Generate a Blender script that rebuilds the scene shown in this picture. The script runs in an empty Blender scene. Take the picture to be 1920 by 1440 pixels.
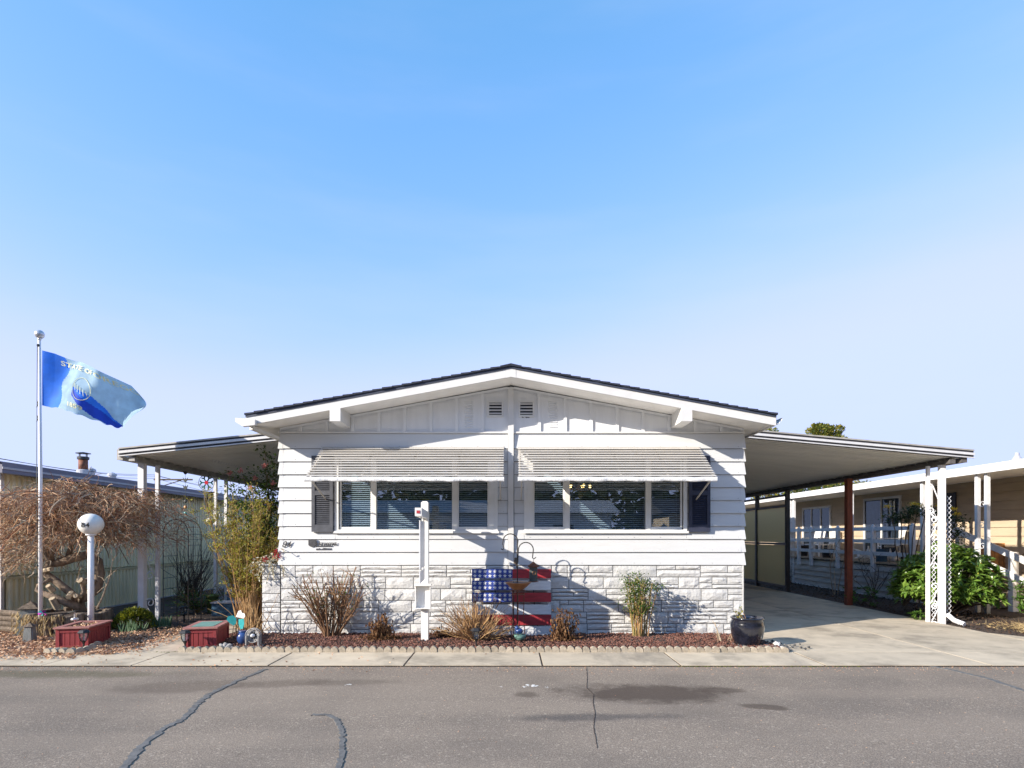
import bpy, math, random
from math import sin, cos, pi, radians, sqrt, atan2, floor
from mathutils import Vector, Matrix

sc = bpy.context.scene
RN = random.Random(84)

# ------------------------------------------------------------------ camera, sky, sun, exposure
FPX, CAMD, CAMH, VPX, HOR = 1100.0, 9.17, 1.55, 958.0, 1005.0
cam_d = bpy.data.cameras.new('camera'); cam = bpy.data.objects.new('camera', cam_d)
sc.collection.objects.link(cam)
cam.location = (0, -CAMD, CAMH); cam.rotation_euler = (radians(90), 0, 0)
cam_d.sensor_width = 36; cam_d.lens = FPX / 1920 * 36
cam_d.shift_x = (960 - VPX) / 1920; cam_d.shift_y = (HOR - 720) / 1920
cam_d.clip_end = 2000
sc.camera = cam

SUN_TO = Vector((-1.75, -1.0, 0.87)).normalized()
world = bpy.data.worlds.new('World'); sc.world = world; world.use_nodes = True
wn, wl = world.node_tree.nodes, world.node_tree.links
bg = wn['Background']
sky = wn.new('ShaderNodeTexSky'); sky.sky_type = 'NISHITA'; sky.sun_disc = False
sky.sun_elevation = math.asin(SUN_TO.z)
sky.sun_rotation = atan2(SUN_TO.x, SUN_TO.y)
sky.air_density = 1.0; sky.dust_density = 0.0; sky.ozone_density = 1.2
# one tone curve for the whole sky: deeper blue overhead, pale haze lower down
sp = wn.new('ShaderNodeSeparateColor'); cb = wn.new('ShaderNodeCombineColor'); wl.new(sky.outputs[0], sp.inputs[0])
def chan(i, g, k):
    a = wn.new('ShaderNodeMath'); a.operation = 'POWER'; a.inputs[1].default_value = g; wl.new(sp.outputs[i], a.inputs[0])
    b = wn.new('ShaderNodeMath'); b.operation = 'MULTIPLY'; b.inputs[1].default_value = k; wl.new(a.outputs[0], b.inputs[0]); return b.outputs[0]
def soft(x, cap):
    n = wn.new('ShaderNodeMath'); n.operation = 'SMOOTH_MIN'; wl.new(x, n.inputs[0]); n.inputs[1].default_value = cap; n.inputs[2].default_value = .7; return n.outputs[0]
wl.new(soft(chan(0, 1.4, .66), 1.72), cb.inputs[0]); wl.new(soft(chan(1, .66, .99), 2.04), cb.inputs[1]); wl.new(soft(chan(2, .70, 1.34), 3.2), cb.inputs[2])
tcw = wn.new('ShaderNodeTexCoord'); mpw = wn.new('ShaderNodeMapping'); mpw.inputs['Scale'].default_value = (1.2, 1.2, 7.0); mpw.inputs['Rotation'].default_value = (.05, .12, .4)
nzw = wn.new('ShaderNodeTexNoise'); nzw.inputs['Scale'].default_value = 1.6; nzw.inputs['Detail'].default_value = 6; nzw.inputs['Roughness'].default_value = .5
mrw = wn.new('ShaderNodeMapRange'); mrw.interpolation_type = 'SMOOTHSTEP'
for i_, v_ in ((1, .45), (2, .75), (3, 0.0), (4, .10)): mrw.inputs[i_].default_value = v_
mxw = wn.new('ShaderNodeMix'); mxw.data_type = 'RGBA'; mxw.inputs[7].default_value = (2.1, 2.2, 2.7, 1)      # thin high haze streaks
wl.new(tcw.outputs['Generated'], mpw.inputs['Vector']); wl.new(mpw.outputs[0], nzw.inputs['Vector']); wl.new(nzw.outputs['Fac'], mrw.inputs[0])
wl.new(mrw.outputs[0], mxw.inputs[0]); wl.new(cb.outputs[0], mxw.inputs[6]); wl.new(mxw.outputs[2], bg.inputs['Color'])
bg.inputs['Strength'].default_value = 0.15

sun_d = bpy.data.lights.new('sun', 'SUN'); sun = bpy.data.objects.new('sun', sun_d)
sc.collection.objects.link(sun)
sun_d.energy = 3.15; sun_d.angle = radians(0.5); sun_d.color = (1.0, 0.915, 0.80)
sun.rotation_euler = SUN_TO.to_track_quat('Z', 'Y').to_euler()
sun.location = (-20, -12, 12)
sc.view_settings.view_transform = 'Standard'; sc.view_settings.look = 'None'
sc.view_settings.gamma = 1.0; sc.view_settings.use_curve_mapping = False
sc.view_settings.exposure = 1.42
sc.render.engine = 'CYCLES'
sc.cycles.max_bounces = 7; sc.cycles.transparent_max_bounces = 12
sc.cycles.use_denoising = True

# ------------------------------------------------------------------ helpers
def PX(px, Y): return (px - VPX) * (CAMD + Y) / FPX
def PZ(py, Y): return CAMH - (py - HOR) * (CAMD + Y) / FPX
def GY(py): return CAMH * FPX / (py - HOR) - CAMD      # ground depth for an image row

class MB:
    def __init__(s): s.v = []; s.f = []; s.m = []; s.mi = 0
    def add(s, vs, fs):
        n = len(s.v); s.v += [tuple(p) for p in vs]
        for f in fs: s.f.append(tuple(i + n for i in f)); s.m.append(s.mi)
        return s
    def box(s, x0, x1, y0, y1, z0, z1):
        return s.add([(x0,y0,z0),(x1,y0,z0),(x1,y1,z0),(x0,y1,z0),(x0,y0,z1),(x1,y0,z1),(x1,y1,z1),(x0,y1,z1)],
              [(0,3,2,1),(4,5,6,7),(0,1,5,4),(1,2,6,5),(2,3,7,6),(3,0,4,7)])
    def bar(s, p, q, w, h, up=(0,0,1)):
        p, q = Vector(p), Vector(q); d = (q - p).normalized(); u = Vector(up)
        a = d.cross(u)
        if a.length < 1e-4: a = d.cross(Vector((0,1,0)))
        a.normalize(); b = a.cross(d).normalized(); a *= w/2; b *= h/2
        vs = [p-a-b, p+a-b, p+a+b, p-a+b, q-a-b, q+a-b, q+a+b, q-a+b]
        return s.add(vs, [(0,1,2,3),(7,6,5,4),(0,4,5,1),(1,5,6,2),(2,6,7,3),(3,7,4,0)])
    def prism(s, poly, fn, a, b):
        """poly of (u,v); fn(u,v,t) -> xyz ; extruded from t=a to t=b"""
        n = len(poly)
        vs = [fn(u, v, a) for u, v in poly] + [fn(u, v, b) for u, v in poly]
        fs = [tuple(range(n))[::-1], tuple(range(n, 2*n))] + [(i, (i+1) % n, (i+1) % n + n, i + n) for i in range(n)]
        return s.add(vs, fs)
    def tube(s, pts, r, n=5, cap=True):
        pts = [Vector(p) for p in pts]; k = len(pts)
        rr = r if isinstance(r, (list, tuple)) else [r] * k
        d = (pts[1] - pts[0]).normalized()
        a = d.orthogonal().normalized(); base = len(s.v); vs = []; fs = []
        for i in range(k):
            t = (pts[min(i+1, k-1)] - pts[max(i-1, 0)])
            if t.length > 1e-9: d = t.normalized()
            a = (a - d * a.dot(d))
            a = a.normalized() if a.length > 1e-6 else d.orthogonal().normalized()
            b = d.cross(a)
            for j in range(n):
                w = 2*pi*j/n; vs.append(pts[i] + (a*cos(w) + b*sin(w)) * rr[i])
        for i in range(k-1):
            for j in range(n):
                fs.append((i*n+j, i*n+(j+1) % n, (i+1)*n+(j+1) % n, (i+1)*n+j))
        if cap: fs += [tuple(range(n))[::-1], tuple(range((k-1)*n, k*n))]
        return s.add(vs, fs)
    def lathe(s, prof, c=(0,0,0), n=24, sx=1.0, sy=1.0):
        c = Vector(c); vs = []; fs = []
        for r, z in prof:
            for j in range(n): vs.append(c + Vector((r*cos(2*pi*j/n)*sx, r*sin(2*pi*j/n)*sy, z)))
        for i in range(len(prof)-1):
            for j in range(n): fs.append((i*n+j, i*n+(j+1) % n, (i+1)*n+(j+1) % n, (i+1)*n+j))
        fs += [tuple(range(n))[::-1], tuple(range((len(prof)-1)*n, len(prof)*n))]
        return s.add(vs, fs)
    def ball(s, c, r, n=14, m=9):
        rx, ry, rz = r if isinstance(r, (list, tuple)) else (r, r, r)
        prof = [(max(sin(pi*i/m), 1e-3), -cos(pi*i/m)) for i in range(m+1)]
        vs = []; fs = []
        for a, z in prof:
            for j in range(n): vs.append((c[0]+rx*a*cos(2*pi*j/n), c[1]+ry*a*sin(2*pi*j/n), c[2]+rz*z))
        for i in range(m):
            for j in range(n): fs.append((i*n+j, i*n+(j+1) % n, (i+1)*n+(j+1) % n, (i+1)*n+j))
        return s.add(vs, fs)
    def rock(s, c, r, rn, flat=.75):
        q = [(1,0,0),(-1,0,0),(0,1,0),(0,-1,0),(0,0,1),(0,0,-1)]
        a = rn.random()*6.28; ca, sa = cos(a), sin(a); vs = []
        for x, y, z in q:
            k = r*(.7+.6*rn.random()); x2, y2 = x*ca-y*sa, x*sa+y*ca
            vs.append((c[0]+x2*k+rn.uniform(-.2,.2)*r, c[1]+y2*k+rn.uniform(-.2,.2)*r, c[2]+z*k*flat))
        return s.add(vs, [(0,2,4),(2,1,4),(1,3,4),(3,0,4),(2,0,5),(1,2,5),(3,1,5),(0,3,5)])
    def leaf(s, p, d, L, W, rn, fold=.25, droop=0.0):
        p, d = Vector(p), Vector(d).normalized()
        a = d.cross(Vector((rn.uniform(-.6,.6), rn.uniform(-.6,.6), 1)))
        if a.length < 1e-3: a = d.orthogonal()
        a.normalize(); nrm = a.cross(d)
        mid = p + d*L*.5 + nrm*(-fold*W*.3); tip = p + d*L + Vector((0,0,-droop*L))
        l = p + d*L*.45 + a*W*.5 + nrm*fold*W*.3; r_ = p + d*L*.45 - a*W*.5 + nrm*fold*W*.3
        return s.add([p, l, tip, r_, mid], [(0,4,1),(1,4,2),(0,3,4),(3,2,4)])
    def leaf2(s, p, d, L, W, rn):
        p, d = Vector(p), Vector(d).normalized()
        a = d.cross(Vector((rn.uniform(-1,1), rn.uniform(-1,1), rn.uniform(.2,1))))
        if a.length < 1e-3: a = d.orthogonal()
        a.normalize()
        return s.add([p, p+d*L*.5+a*W*.5, p+d*L, p+d*L*.5-a*W*.5], [(0,1,2,3)])
    def grid(s, fn, nu, nv):
        vs = [fn(i/nu, j/nv) for j in range(nv+1) for i in range(nu+1)]
        return s.add(vs, [(j*(nu+1)+i, j*(nu+1)+i+1, (j+1)*(nu+1)+i+1, (j+1)*(nu+1)+i) for j in range(nv) for i in range(nu)])

ORG = {}
def _mesh(name, mb, mats, org, smooth):
    me = bpy.data.meshes.new(name)
    ox, oy, oz = org
    me.from_pydata([(x-ox, y-oy, z-oz) for x, y, z in mb.v], [], mb.f)
    if not isinstance(mats, (list, tuple)): mats = [mats]
    for m in mats: me.materials.append(m)
    if len(mats) > 1: me.polygons.foreach_set('material_index', mb.m)
    if smooth: me.polygons.foreach_set('use_smooth', [True]*len(me.polygons))
    me.update()
    return me
def tag(o, label=None, cat=None, group=None, kind=None):
    if label: o['label'] = label
    if cat: o['category'] = cat
    if group: o['group'] = group
    if kind: o['kind'] = kind
    return o
def thing(name, label, cat, loc=(0,0,0), group=None, local=False, rz=0.0):
    o = bpy.data.objects.new(name, None); sc.collection.objects.link(o)
    o.location = loc; o.rotation_euler = (0, 0, rz); o.empty_display_size = .1
    ORG[o.name] = (0,0,0) if local else tuple(loc)
    return tag(o, label, cat, group)
def part(name, mb, mat, parent, smooth=False, kind=None, label=None):
    org = ORG[parent.name]
    o = bpy.data.objects.new(name, _mesh(name, mb, mat, org, smooth)); sc.collection.objects.link(o)
    o.parent = parent; ORG[o.name] = org
    return tag(o, label, None, None, kind)
def solo(name, mb, mat, label=None, cat=None, loc=(0,0,0), group=None, smooth=False, kind=None):
    o = bpy.data.objects.new(name, _mesh(name, mb, mat, loc, smooth)); sc.collection.objects.link(o)
    o.location = loc; ORG[o.name] = tuple(loc)
    return tag(o, label, cat, group, kind)
def copy_tree(o, parent=None, loc=None, rz=None, label=None):
    c = o.copy(); sc.collection.objects.link(c)
    if parent: c.parent = parent
    if loc is not None: c.location = loc
    if rz is not None: c.rotation_euler = (0,0,rz)
    if label: c['label'] = label
    for ch in list(o.children): copy_tree(ch, c)
    return c
def text(mb, s, size, fn, shear=0.0, bold=0.0, depth=.004, align='LEFT', spacing=1.0):
    cu = bpy.data.curves.new('t', 'FONT'); cu.body = s; cu.size = size; cu.shear = shear; cu.offset = bold
    cu.align_x = align; cu.extrude = depth/2; cu.resolution_u = 3; cu.space_character = spacing
    o = bpy.data.objects.new('t', cu); sc.collection.objects.link(o)
    dg = bpy.context.evaluated_depsgraph_get(); dg.update()
    me = bpy.data.meshes.new_from_object(o.evaluated_get(dg))
    mb.add([fn(v.co.x, v.co.y, v.co.z) for v in me.vertices], [tuple(p.vertices) for p in me.polygons])
    bpy.data.objects.remove(o); bpy.data.curves.remove(cu); bpy.data.meshes.remove(me)
    return mb

# ------------------------------------------------------------------ materials
def _base(name):
    m = bpy.data.materials.new(name); m.use_nodes = True
    nt = m.node_tree; b = nt.nodes['Principled BSDF']
    return m, nt, nt.nodes, nt.links, b
def mixcol(nt, fac, a, b, mode='MIX'):
    n = nt.nodes.new('ShaderNodeMix'); n.data_type = 'RGBA'; n.blend_type = mode
    for key, val in ((0, fac), (6, a), (7, b)):
        if isinstance(val, (int, float)): n.inputs[key].default_value = val
        elif isinstance(val, tuple): n.inputs[key].default_value = (*val[:3], 1)
        else: nt.links.new(val, n.inputs[key])
    return n.outputs[2]
def noise(nt, vec, scale, detail=4, rough=.55):
    n = nt.nodes.new('ShaderNodeTexNoise'); n.inputs['Scale'].default_value = scale
    n.inputs['Detail'].default_value = detail; n.inputs['Roughness'].default_value = rough
    if vec is not None: nt.links.new(vec, n.inputs['Vector'])
    return n.outputs['Fac']
def ramp(nt, fac, lo, hi, a=0.0, b=1.0):
    n = nt.nodes.new('ShaderNodeMapRange'); n.clamp = True; n.interpolation_type = 'SMOOTHSTEP'
    n.inputs[1].default_value = lo; n.inputs[2].default_value = hi; n.inputs[3].default_value = a; n.inputs[4].default_value = b
    nt.links.new(fac, n.inputs[0]); return n.outputs[0]
def coords(nt, stretch=(1,1,1), rand=0.0):
    tc = nt.nodes.new('ShaderNodeTexCoord'); mp = nt.nodes.new('ShaderNodeMapping')
    mp.inputs['Scale'].default_value = stretch
    nt.links.new(tc.outputs['Object'], mp.inputs['Vector'])
    if rand:
        oi = nt.nodes.new('ShaderNodeObjectInfo'); cb = nt.nodes.new('ShaderNodeCombineXYZ')
        mu = nt.nodes.new('ShaderNodeMath'); mu.operation = 'MULTIPLY'; mu.inputs[1].default_value = rand
        nt.links.new(oi.outputs['Random'], mu.inputs[0])
        for i in range(3): nt.links.new(mu.outputs[0], cb.inputs[i])
        nt.links.new(cb.outputs[0], mp.inputs['Location'])
    return mp.outputs['Vector']
def mat(name, col, rough=.6, var=.12, scale=5, bump=0, bscale=60, metal=0, stretch=(1,1,1), coat=0, spec=.5,
        orand=.0, dirt=None, dirt_amt=.5, dirt_lo=.55, dirt_scale=3, bdist=.01, island=0.0, dirt2=None, dirt2_amt=.4):
    m, nt, N, L, b = _base(name)
    vec = coords(nt, stretch, 7.0 if orand else 0)
    f = noise(nt, vec, scale, 5)
    c0 = tuple(max(0, x*(1-var)) for x in col); c1 = tuple(min(1, x*(1+var)) for x in col)
    c = mixcol(nt, ramp(nt, f, .3, .7), c0, c1)
    if dirt:
        d = noise(nt, vec, dirt_scale, 6, .65)
        c = mixcol(nt, ramp(nt, d, dirt_lo, dirt_lo+.22, 0, dirt_amt), c, dirt)
    if dirt2:
        c = mixcol(nt, ramp(nt, noise(nt, coords(nt, (1.0,.28,1), 3.0), .9, 7, .68), .56, .72, 0, dirt2_amt), c, dirt2)
    if orand or island:
        if island:
            g = N.new('ShaderNodeNewGeometry'); src = g.outputs['Random Per Island']; amt = island
        else:
            oi = N.new('ShaderNodeObjectInfo'); src = oi.outputs['Random']; amt = orand
        c = scale_col(nt, c, src, 1-amt, 1+amt)
    L.new(c, b.inputs['Base Color'])
    b.inputs['Roughness'].default_value = rough; b.inputs['Metallic'].default_value = metal
    b.inputs['Specular IOR Level'].default_value = spec
    if coat: b.inputs['Coat Weight'].default_value = coat; b.inputs['Coat Roughness'].default_value = .05
    if bump:
        bn = N.new('ShaderNodeBump'); bn.inputs['Strength'].default_value = bump; bn.inputs['Distance'].default_value = bdist
        L.new(noise(nt, vec, bscale, 6, .6), bn.inputs['Height']); L.new(bn.outputs[0], b.inputs['Normal'])
    return m
def scale_col(nt, c, src, lo, hi):
    mr = nt.nodes.new('ShaderNodeMapRange'); mr.inputs[3].default_value = lo; mr.inputs[4].default_value = hi
    nt.links.new(src, mr.inputs[0])
    vm = nt.nodes.new('ShaderNodeVectorMath'); vm.operation = 'SCALE'
    nt.links.new(c, vm.inputs[0]); nt.links.new(mr.outputs[0], vm.inputs['Scale'])
    return vm.outputs[0]
def leafmat(name, cols, rough=.5, trans=.35, spec=.4):
    m, nt, N, L, b = _base(name)
    g = N.new('ShaderNodeNewGeometry'); r = N.new('ShaderNodeValToRGB')
    L.new(g.outputs['Random Per Island'], r.inputs[0])
    el = r.color_ramp.elements
    while len(el) < len(cols): el.new(.5)
    for i, c in enumerate(cols):
        el[i].position = i/(len(cols)-1); el[i].color = (*c, 1)
    L.new(r.outputs[0], b.inputs['Base Color']); b.inputs['Roughness'].default_value = rough
    b.inputs['Specular IOR Level'].default_value = spec
    if trans:
        t = N.new('ShaderNodeBsdfTranslucent'); mx = N.new('ShaderNodeMixShader'); mx.inputs[0].default_value = trans
        L.new(r.outputs[0], t.inputs['Color']); L.new(b.outputs[0], mx.inputs[1]); L.new(t.outputs[0], mx.inputs[2])
        L.new(mx.outputs[0], N['Material Output'].inputs['Surface'])
    return m
def glassmat(name, tint=(.80,.87,.92), refl=1.0):
    m, nt, N, L, b = _base(name); N.remove(b)
    t = N.new('ShaderNodeBsdfTransparent'); t.inputs[0].default_value = (*tint, 1)
    g = N.new('ShaderNodeBsdfGlossy'); g.inputs['Roughness'].default_value = .0; g.inputs[0].default_value = (refl, refl, refl, 1)
    lw = N.new('ShaderNodeLayerWeight'); pw = N.new('ShaderNodeMath'); pw.operation = 'POWER'; pw.inputs[1].default_value = 5; L.new(lw.outputs['Facing'], pw.inputs[0])
    fr = N.new('ShaderNodeMath'); fr.operation = 'MULTIPLY_ADD'; fr.inputs[1].default_value = .93; fr.inputs[2].default_value = .11; L.new(pw.outputs[0], fr.inputs[0])
    mx = N.new('ShaderNodeMixShader'); L.new(fr.outputs[0], mx.inputs[0]); L.new(t.outputs[0], mx.inputs[1]); L.new(g.outputs[0], mx.inputs[2])
    L.new(mx.outputs[0], N['Material Output'].inputs['Surface'])
    return m

M = {}
M['siding'] = mat('siding_white', (.625,.635,.64), .55, .035, 3, .25, 30, stretch=(.35,1,3), dirt=(.46,.44,.40), dirt_amt=.26, dirt_lo=.56, bdist=.006)
M['gable'] = mat('gable_white', (.77,.78,.79), .6, .04, 3, .2, 30, stretch=(3,1,.4), dirt=(.5,.47,.42), dirt_amt=.2, bdist=.004)
M['trim'] = mat('trim_white', (.68,.675,.66), .5, .04, 5, .15, 60, dirt=(.55,.52,.47), dirt_amt=.25, dirt_lo=.6, bdist=.003)
M['soffit'] = mat('soffit_white', (.84,.82,.78), .7, .05, 4)
M['stone'] = mat('stone_painted', (.58,.575,.56), .75, .06, 9, .9, 26, dirt=(.36,.34,.31), dirt_amt=.5, dirt_lo=.58, dirt_scale=5, bdist=.012, orand=.05)
M['mortar'] = mat('stone_joint', (.20,.20,.20), .9, .1, 9, .4, 40)
M['shingle'] = mat('shingle_navy', (.022,.027,.045), .85, .35, 40, .6, 160, orand=.25, bdist=.004)
M['drip'] = mat('drip_edge', (.05,.06,.09), .5, .1, 8)
M['alum'] = mat('awning_alum', (.53,.505,.465), .45, .06, 4, dirt=(.45,.4,.33), dirt_amt=.35, dirt_lo=.6, dirt_scale=5, orand=.04)
M['alumbar'] = mat('awning_bar', (.72,.73,.74), .4, .06, 8, .8, 14, dirt=(.35,.36,.38), dirt_amt=.6, dirt_lo=.56, dirt_scale=14, bdist=.02)
M['pan'] = mat('pan_roof', (.78,.755,.70), .55, .06, 3, dirt=(.4,.36,.3), dirt_amt=.3, stretch=(.3,1,1))
M['panedge'] = mat('pan_edge', (.62,.62,.63), .4, .05, 5, dirt=(.3,.3,.3), dirt_amt=.5, dirt_lo=.6, dirt_scale=8)
M['darkgut'] = mat('dark_gap', (.05,.05,.06), .8, .3, 9)
M['shutter'] = mat('shutter_grey', (.075,.08,.095), .6, .15, 12, dirt=(.20,.17,.13), dirt_amt=.4, dirt_lo=.6)
M['shutter_shade'] = mat('shutter_dark_shade', (.035,.04,.07), .55, .15, 12)  # the grey shutter with shade put into its colour, shared by neighbour's dark shutter
M['blind'] = mat('blind_slat', (.60,.61,.60), .5, .04, 5)
M['room'] = mat('room_wall', (.30,.31,.31), .9, .15, 2)
M['glass'] = glassmat('window_glass')
M['glass_dark'] = glassmat('porch_glass', (.8,.87,.92), .35)
M['darkbeam'] = mat('dark_beam', (.11,.10,.095), .7, .2, 8)
M['greybeam'] = mat('grey_beam', (.36,.345,.32), .6, .15, 8)
M['vinyl'] = mat('window_vinyl', (.78,.78,.76), .45, .04, 6, dirt=(.5,.48,.42), dirt_amt=.2)
M['black'] = mat('black_metal', (.018,.018,.02), .5, .2, 20)
M['iron'] = mat('wrought_iron', (.03,.025,.022), .6, .4, 30)
M['badge'] = mat('badge_grey', (.06,.06,.065), .5, .15, 20)
M['whitemetal'] = mat('white_metal', (.78,.78,.80), .4, .05, 8, dirt=(.42,.38,.32), dirt_amt=.4, dirt_lo=.6, dirt_scale=9)
M['peel'] = mat('peeling_white', (.70,.71,.73), .7, .08, 9, .3, 40, dirt=(.14,.12,.10), dirt_amt=.8, dirt_lo=.60, dirt_scale=11, bdist=.004)
M['rustpost'] = mat('red_brown_post', (.22,.055,.025), .7, .25, 6, .2, 40, stretch=(3,3,.5))
M['redwood'] = mat('red_paint', (.27,.035,.04), .55, .15, 8, .2, 40, stretch=(4,4,.7), bdist=.003)
M['redtop'] = mat('red_faded', (.34,.15,.13), .7, .2, 8)
M['soil'] = mat('soil_dark', (.06,.04,.03), .95, .4, 20, .8, 60)
M['concrete'] = mat('concrete', (.54,.455,.335), .85, .08, 4, .35, 140, dirt=(.26,.22,.165), dirt_amt=.75, dirt_lo=.47, dirt_scale=1.3, orand=.05, bdist=.004, dirt2=(.17,.15,.13), dirt2_amt=.5)
M['edging'] = mat('edging_concrete', (.36,.31,.24), .9, .15, 20, .6, 90, orand=.15, dirt=(.14,.13,.08), dirt_amt=.5, dirt_scale=14)
M['tar'] = mat('tar_seal', (.135,.13,.122), .7, .25, 14, .3, 80)
M['moss'] = mat('moss', (.12,.13,.02), .95, .4, 40, .8, 120)
M['bark'] = mat('bark', (.10,.075,.055), .95, .45, 22, .9, 50, stretch=(1,1,.4))
M['treebark'] = mat('pale_bark', (.24,.18,.13), .95, .4, 14, .9, 40, stretch=(1,1,.5), dirt=(.10,.11,.03), dirt_amt=.5)
M['cutwood'] = mat('cut_wood', (.42,.34,.24), .9, .2, 20)
M['logwood'] = mat('old_wood', (.15,.115,.085), .95, .4, 12, .6, 40, stretch=(2,2,.4), orand=.3)
M['teal'] = mat('teal_enamel', (.03,.32,.33), .3, .15, 10, coat=.4)
M['blueglaze'] = mat('blue_enamel', (.03,.07,.22), .3, .2, 10, coat=.4)
M['bluebox'] = mat('blue_plastic', (.03,.09,.16), .5, .15, 6)
M['greypaint'] = mat('grey_slat', (.19,.20,.19), .7, .2, 14, stretch=(6,6,1))
M['greystone'] = mat('grey_stone', (.32,.31,.30), .9, .2, 12, .6, 40)
M['copper'] = mat('copper_bowl', (.38,.19,.09), .45, .25, 10, metal=.3)
M['rust'] = mat('rusty_metal', (.17,.06,.03), .7, .4, 20)
M['flagblue'] = mat('painted_blue', (.02,.05,.28), .6, .25, 12, stretch=(.5,1,3))
M['flagred'] = mat('painted_red', (.36,.025,.035), .6, .22, 12, stretch=(.5,1,3))
M['flagwhite'] = mat('painted_white', (.66,.67,.68), .6, .08, 12, stretch=(.5,1,3))
M['potglaze'] = mat('glazed_navy', (.012,.013,.022), .18, .5, 7, coat=1.0)
M['greenpot'] = mat('green_plastic', (.20,.26,.10), .5, .12, 8)
M['tealtray'] = mat('teal_tray', (.16,.30,.25), .5, .1, 8)
M['globe'] = mat('globe_white', (.80,.79,.75), .35, .03, 6, dirt=(.6,.5,.3), dirt_amt=.3, dirt_lo=.6)
M['ink'] = mat('ink_black', (.015,.015,.015), .5, .1, 9)
M['wire'] = mat('wire_dark', (.05,.06,.06), .6, .1, 9)
M['tan'] = mat('tan_siding', (.50,.40,.28), .75, .08, 4, .15, 40, stretch=(1,.4,3), orand=.06, bdist=.004)
M['fibre'] = leafmat('fibreglass_tan', [(.84,.75,.50),(.88,.80,.55),(.76,.68,.44)], .6, .45)
M['nwall'] = mat('neighbour_corrugated', (.84,.79,.55), .6, .1, 3, dirt=(.16,.15,.10), dirt_amt=.4, dirt_lo=.56, dirt_scale=2, stretch=(1,2,.3), orand=.08)
M['ngutter'] = mat('neighbour_gutter', (.15,.15,.20), .5, .12, 5, stretch=(1,.2,1))
M['nroof'] = mat('neighbour_roof', (.42,.42,.45), .6, .08, 4)
M['pallet'] = mat('cedar_boards', (.42,.20,.07), .7, .2, 9, orand=.2)
M['deckskirt'] = mat('deck_skirt', (.50,.48,.46), .75, .12, 5, dirt=(.2,.18,.16), dirt_amt=.5, stretch=(1,.4,2), orand=.06)
M['deckwood'] = mat('deck_wood', (.30,.25,.19), .85, .25, 8, dirt=(.09,.07,.05), dirt_amt=.6)
M['plastic'] = mat('white_plastic', (.80,.79,.76), .4, .04, 5)
M['asphalt_far'] = mat('ground_far', (.12,.11,.07), .95, .3, .3)
# foliage
M['canebrown'] = leafmat('cane_brown', [(.11,.05,.025),(.22,.12,.06),(.30,.18,.10),(.16,.08,.04)], .8, 0)
M['canetan'] = leafmat('cane_tan', [(.42,.24,.10),(.55,.36,.17),(.34,.20,.09),(.24,.12,.05)], .8, 0)
M['canegreen'] = leafmat('cane_green', [(.24,.22,.07),(.36,.28,.10),(.30,.12,.05),(.42,.36,.18)], .7, 0)
M['twig_red'] = leafmat('twig_red', [(.33,.15,.085),(.48,.28,.15),(.24,.12,.075),(.62,.45,.28)], .85, 0)
M['twig_grey'] = leafmat('twig_grey', [(.46,.36,.25),(.34,.25,.17),(.60,.50,.36)], .85, 0)
M['leafdark'] = leafmat('leaf_dark', [(.015,.035,.008),(.03,.065,.012),(.05,.09,.02)], .4, .25)
M['leafrhodo'] = leafmat('leaf_rhodo', [(.07,.15,.02),(.13,.23,.035),(.20,.30,.05),(.09,.17,.03)], .32, .18, .6)
M['leafyellow'] = leafmat('leaf_yellowgreen', [(.36,.33,.04),(.50,.47,.07),(.22,.27,.04),(.52,.34,.07)], .6, .45)
M['leafyellow2'] = leafmat('leaf_mound', [(.20,.22,.015),(.32,.32,.02),(.10,.14,.02),(.04,.05,.012)], .6, .3)
M['leafbrown'] = leafmat('leaf_dead', [(.12,.055,.025),(.22,.11,.05),(.30,.17,.08),(.07,.03,.015)], .9, .2)
M['leafrose'] = leafmat('leaf_rose', [(.03,.07,.012),(.06,.12,.02),(.10,.16,.025),(.18,.22,.04)], .4, .3)
M['leafgreen'] = leafmat('leaf_green', [(.04,.10,.015),(.08,.17,.02),(.12,.22,.03)], .5, .35)
M['bladeblue'] = leafmat('blade_bluegreen', [(.09,.17,.09),(.14,.22,.11),(.07,.13,.08)], .5, .3)
M['conifer'] = leafmat('conifer', [(.05,.09,.018),(.11,.15,.025),(.24,.23,.03),(.32,.24,.05)], .7, .25)
M['petalpink'] = leafmat('petal_pink', [(.66,.26,.26),(.70,.36,.26),(.6,.16,.2)], .6, .35)
M['petalyellow'] = leafmat('petal_yellow', [(.72,.48,.03),(.80,.60,.08)], .6, .35)
M['petalred'] = leafmat('petal_red', [(.5,.03,.04),(.4,.02,.06)], .6, .3)
M['petalwhite'] = leafmat('petal_white', [(.7,.7,.6),(.6,.6,.45)], .6, .3)
M['lava'] = leafmat('lava_rock', [(.13,.055,.04),(.21,.09,.062),(.07,.03,.026),(.28,.14,.10),(.05,.042,.04)], .95, 0)
M['darkrock'] = leafmat('dark_rock', [(.04,.04,.042),(.10,.10,.10),(.16,.16,.15)], .9, 0)
M['whiterock'] = leafmat('white_rock', [(.6,.58,.55),(.72,.7,.66)], .8, 0)
M['litter'] = leafmat('leaf_litter', [(.46,.24,.14),(.60,.38,.23),(.30,.15,.10),(.70,.51,.34),(.50,.29,.19)], .95, .15)
M['bark_mulch'] = leafmat('bark_mulch', [(.05,.03,.02),(.09,.05,.03),(.03,.02,.015)], .95, 0)
M['drygrass'] = leafmat('dry_grass', [(.42,.31,.15),(.50,.38,.2),(.30,.2,.09)], .9, .2)
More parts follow.
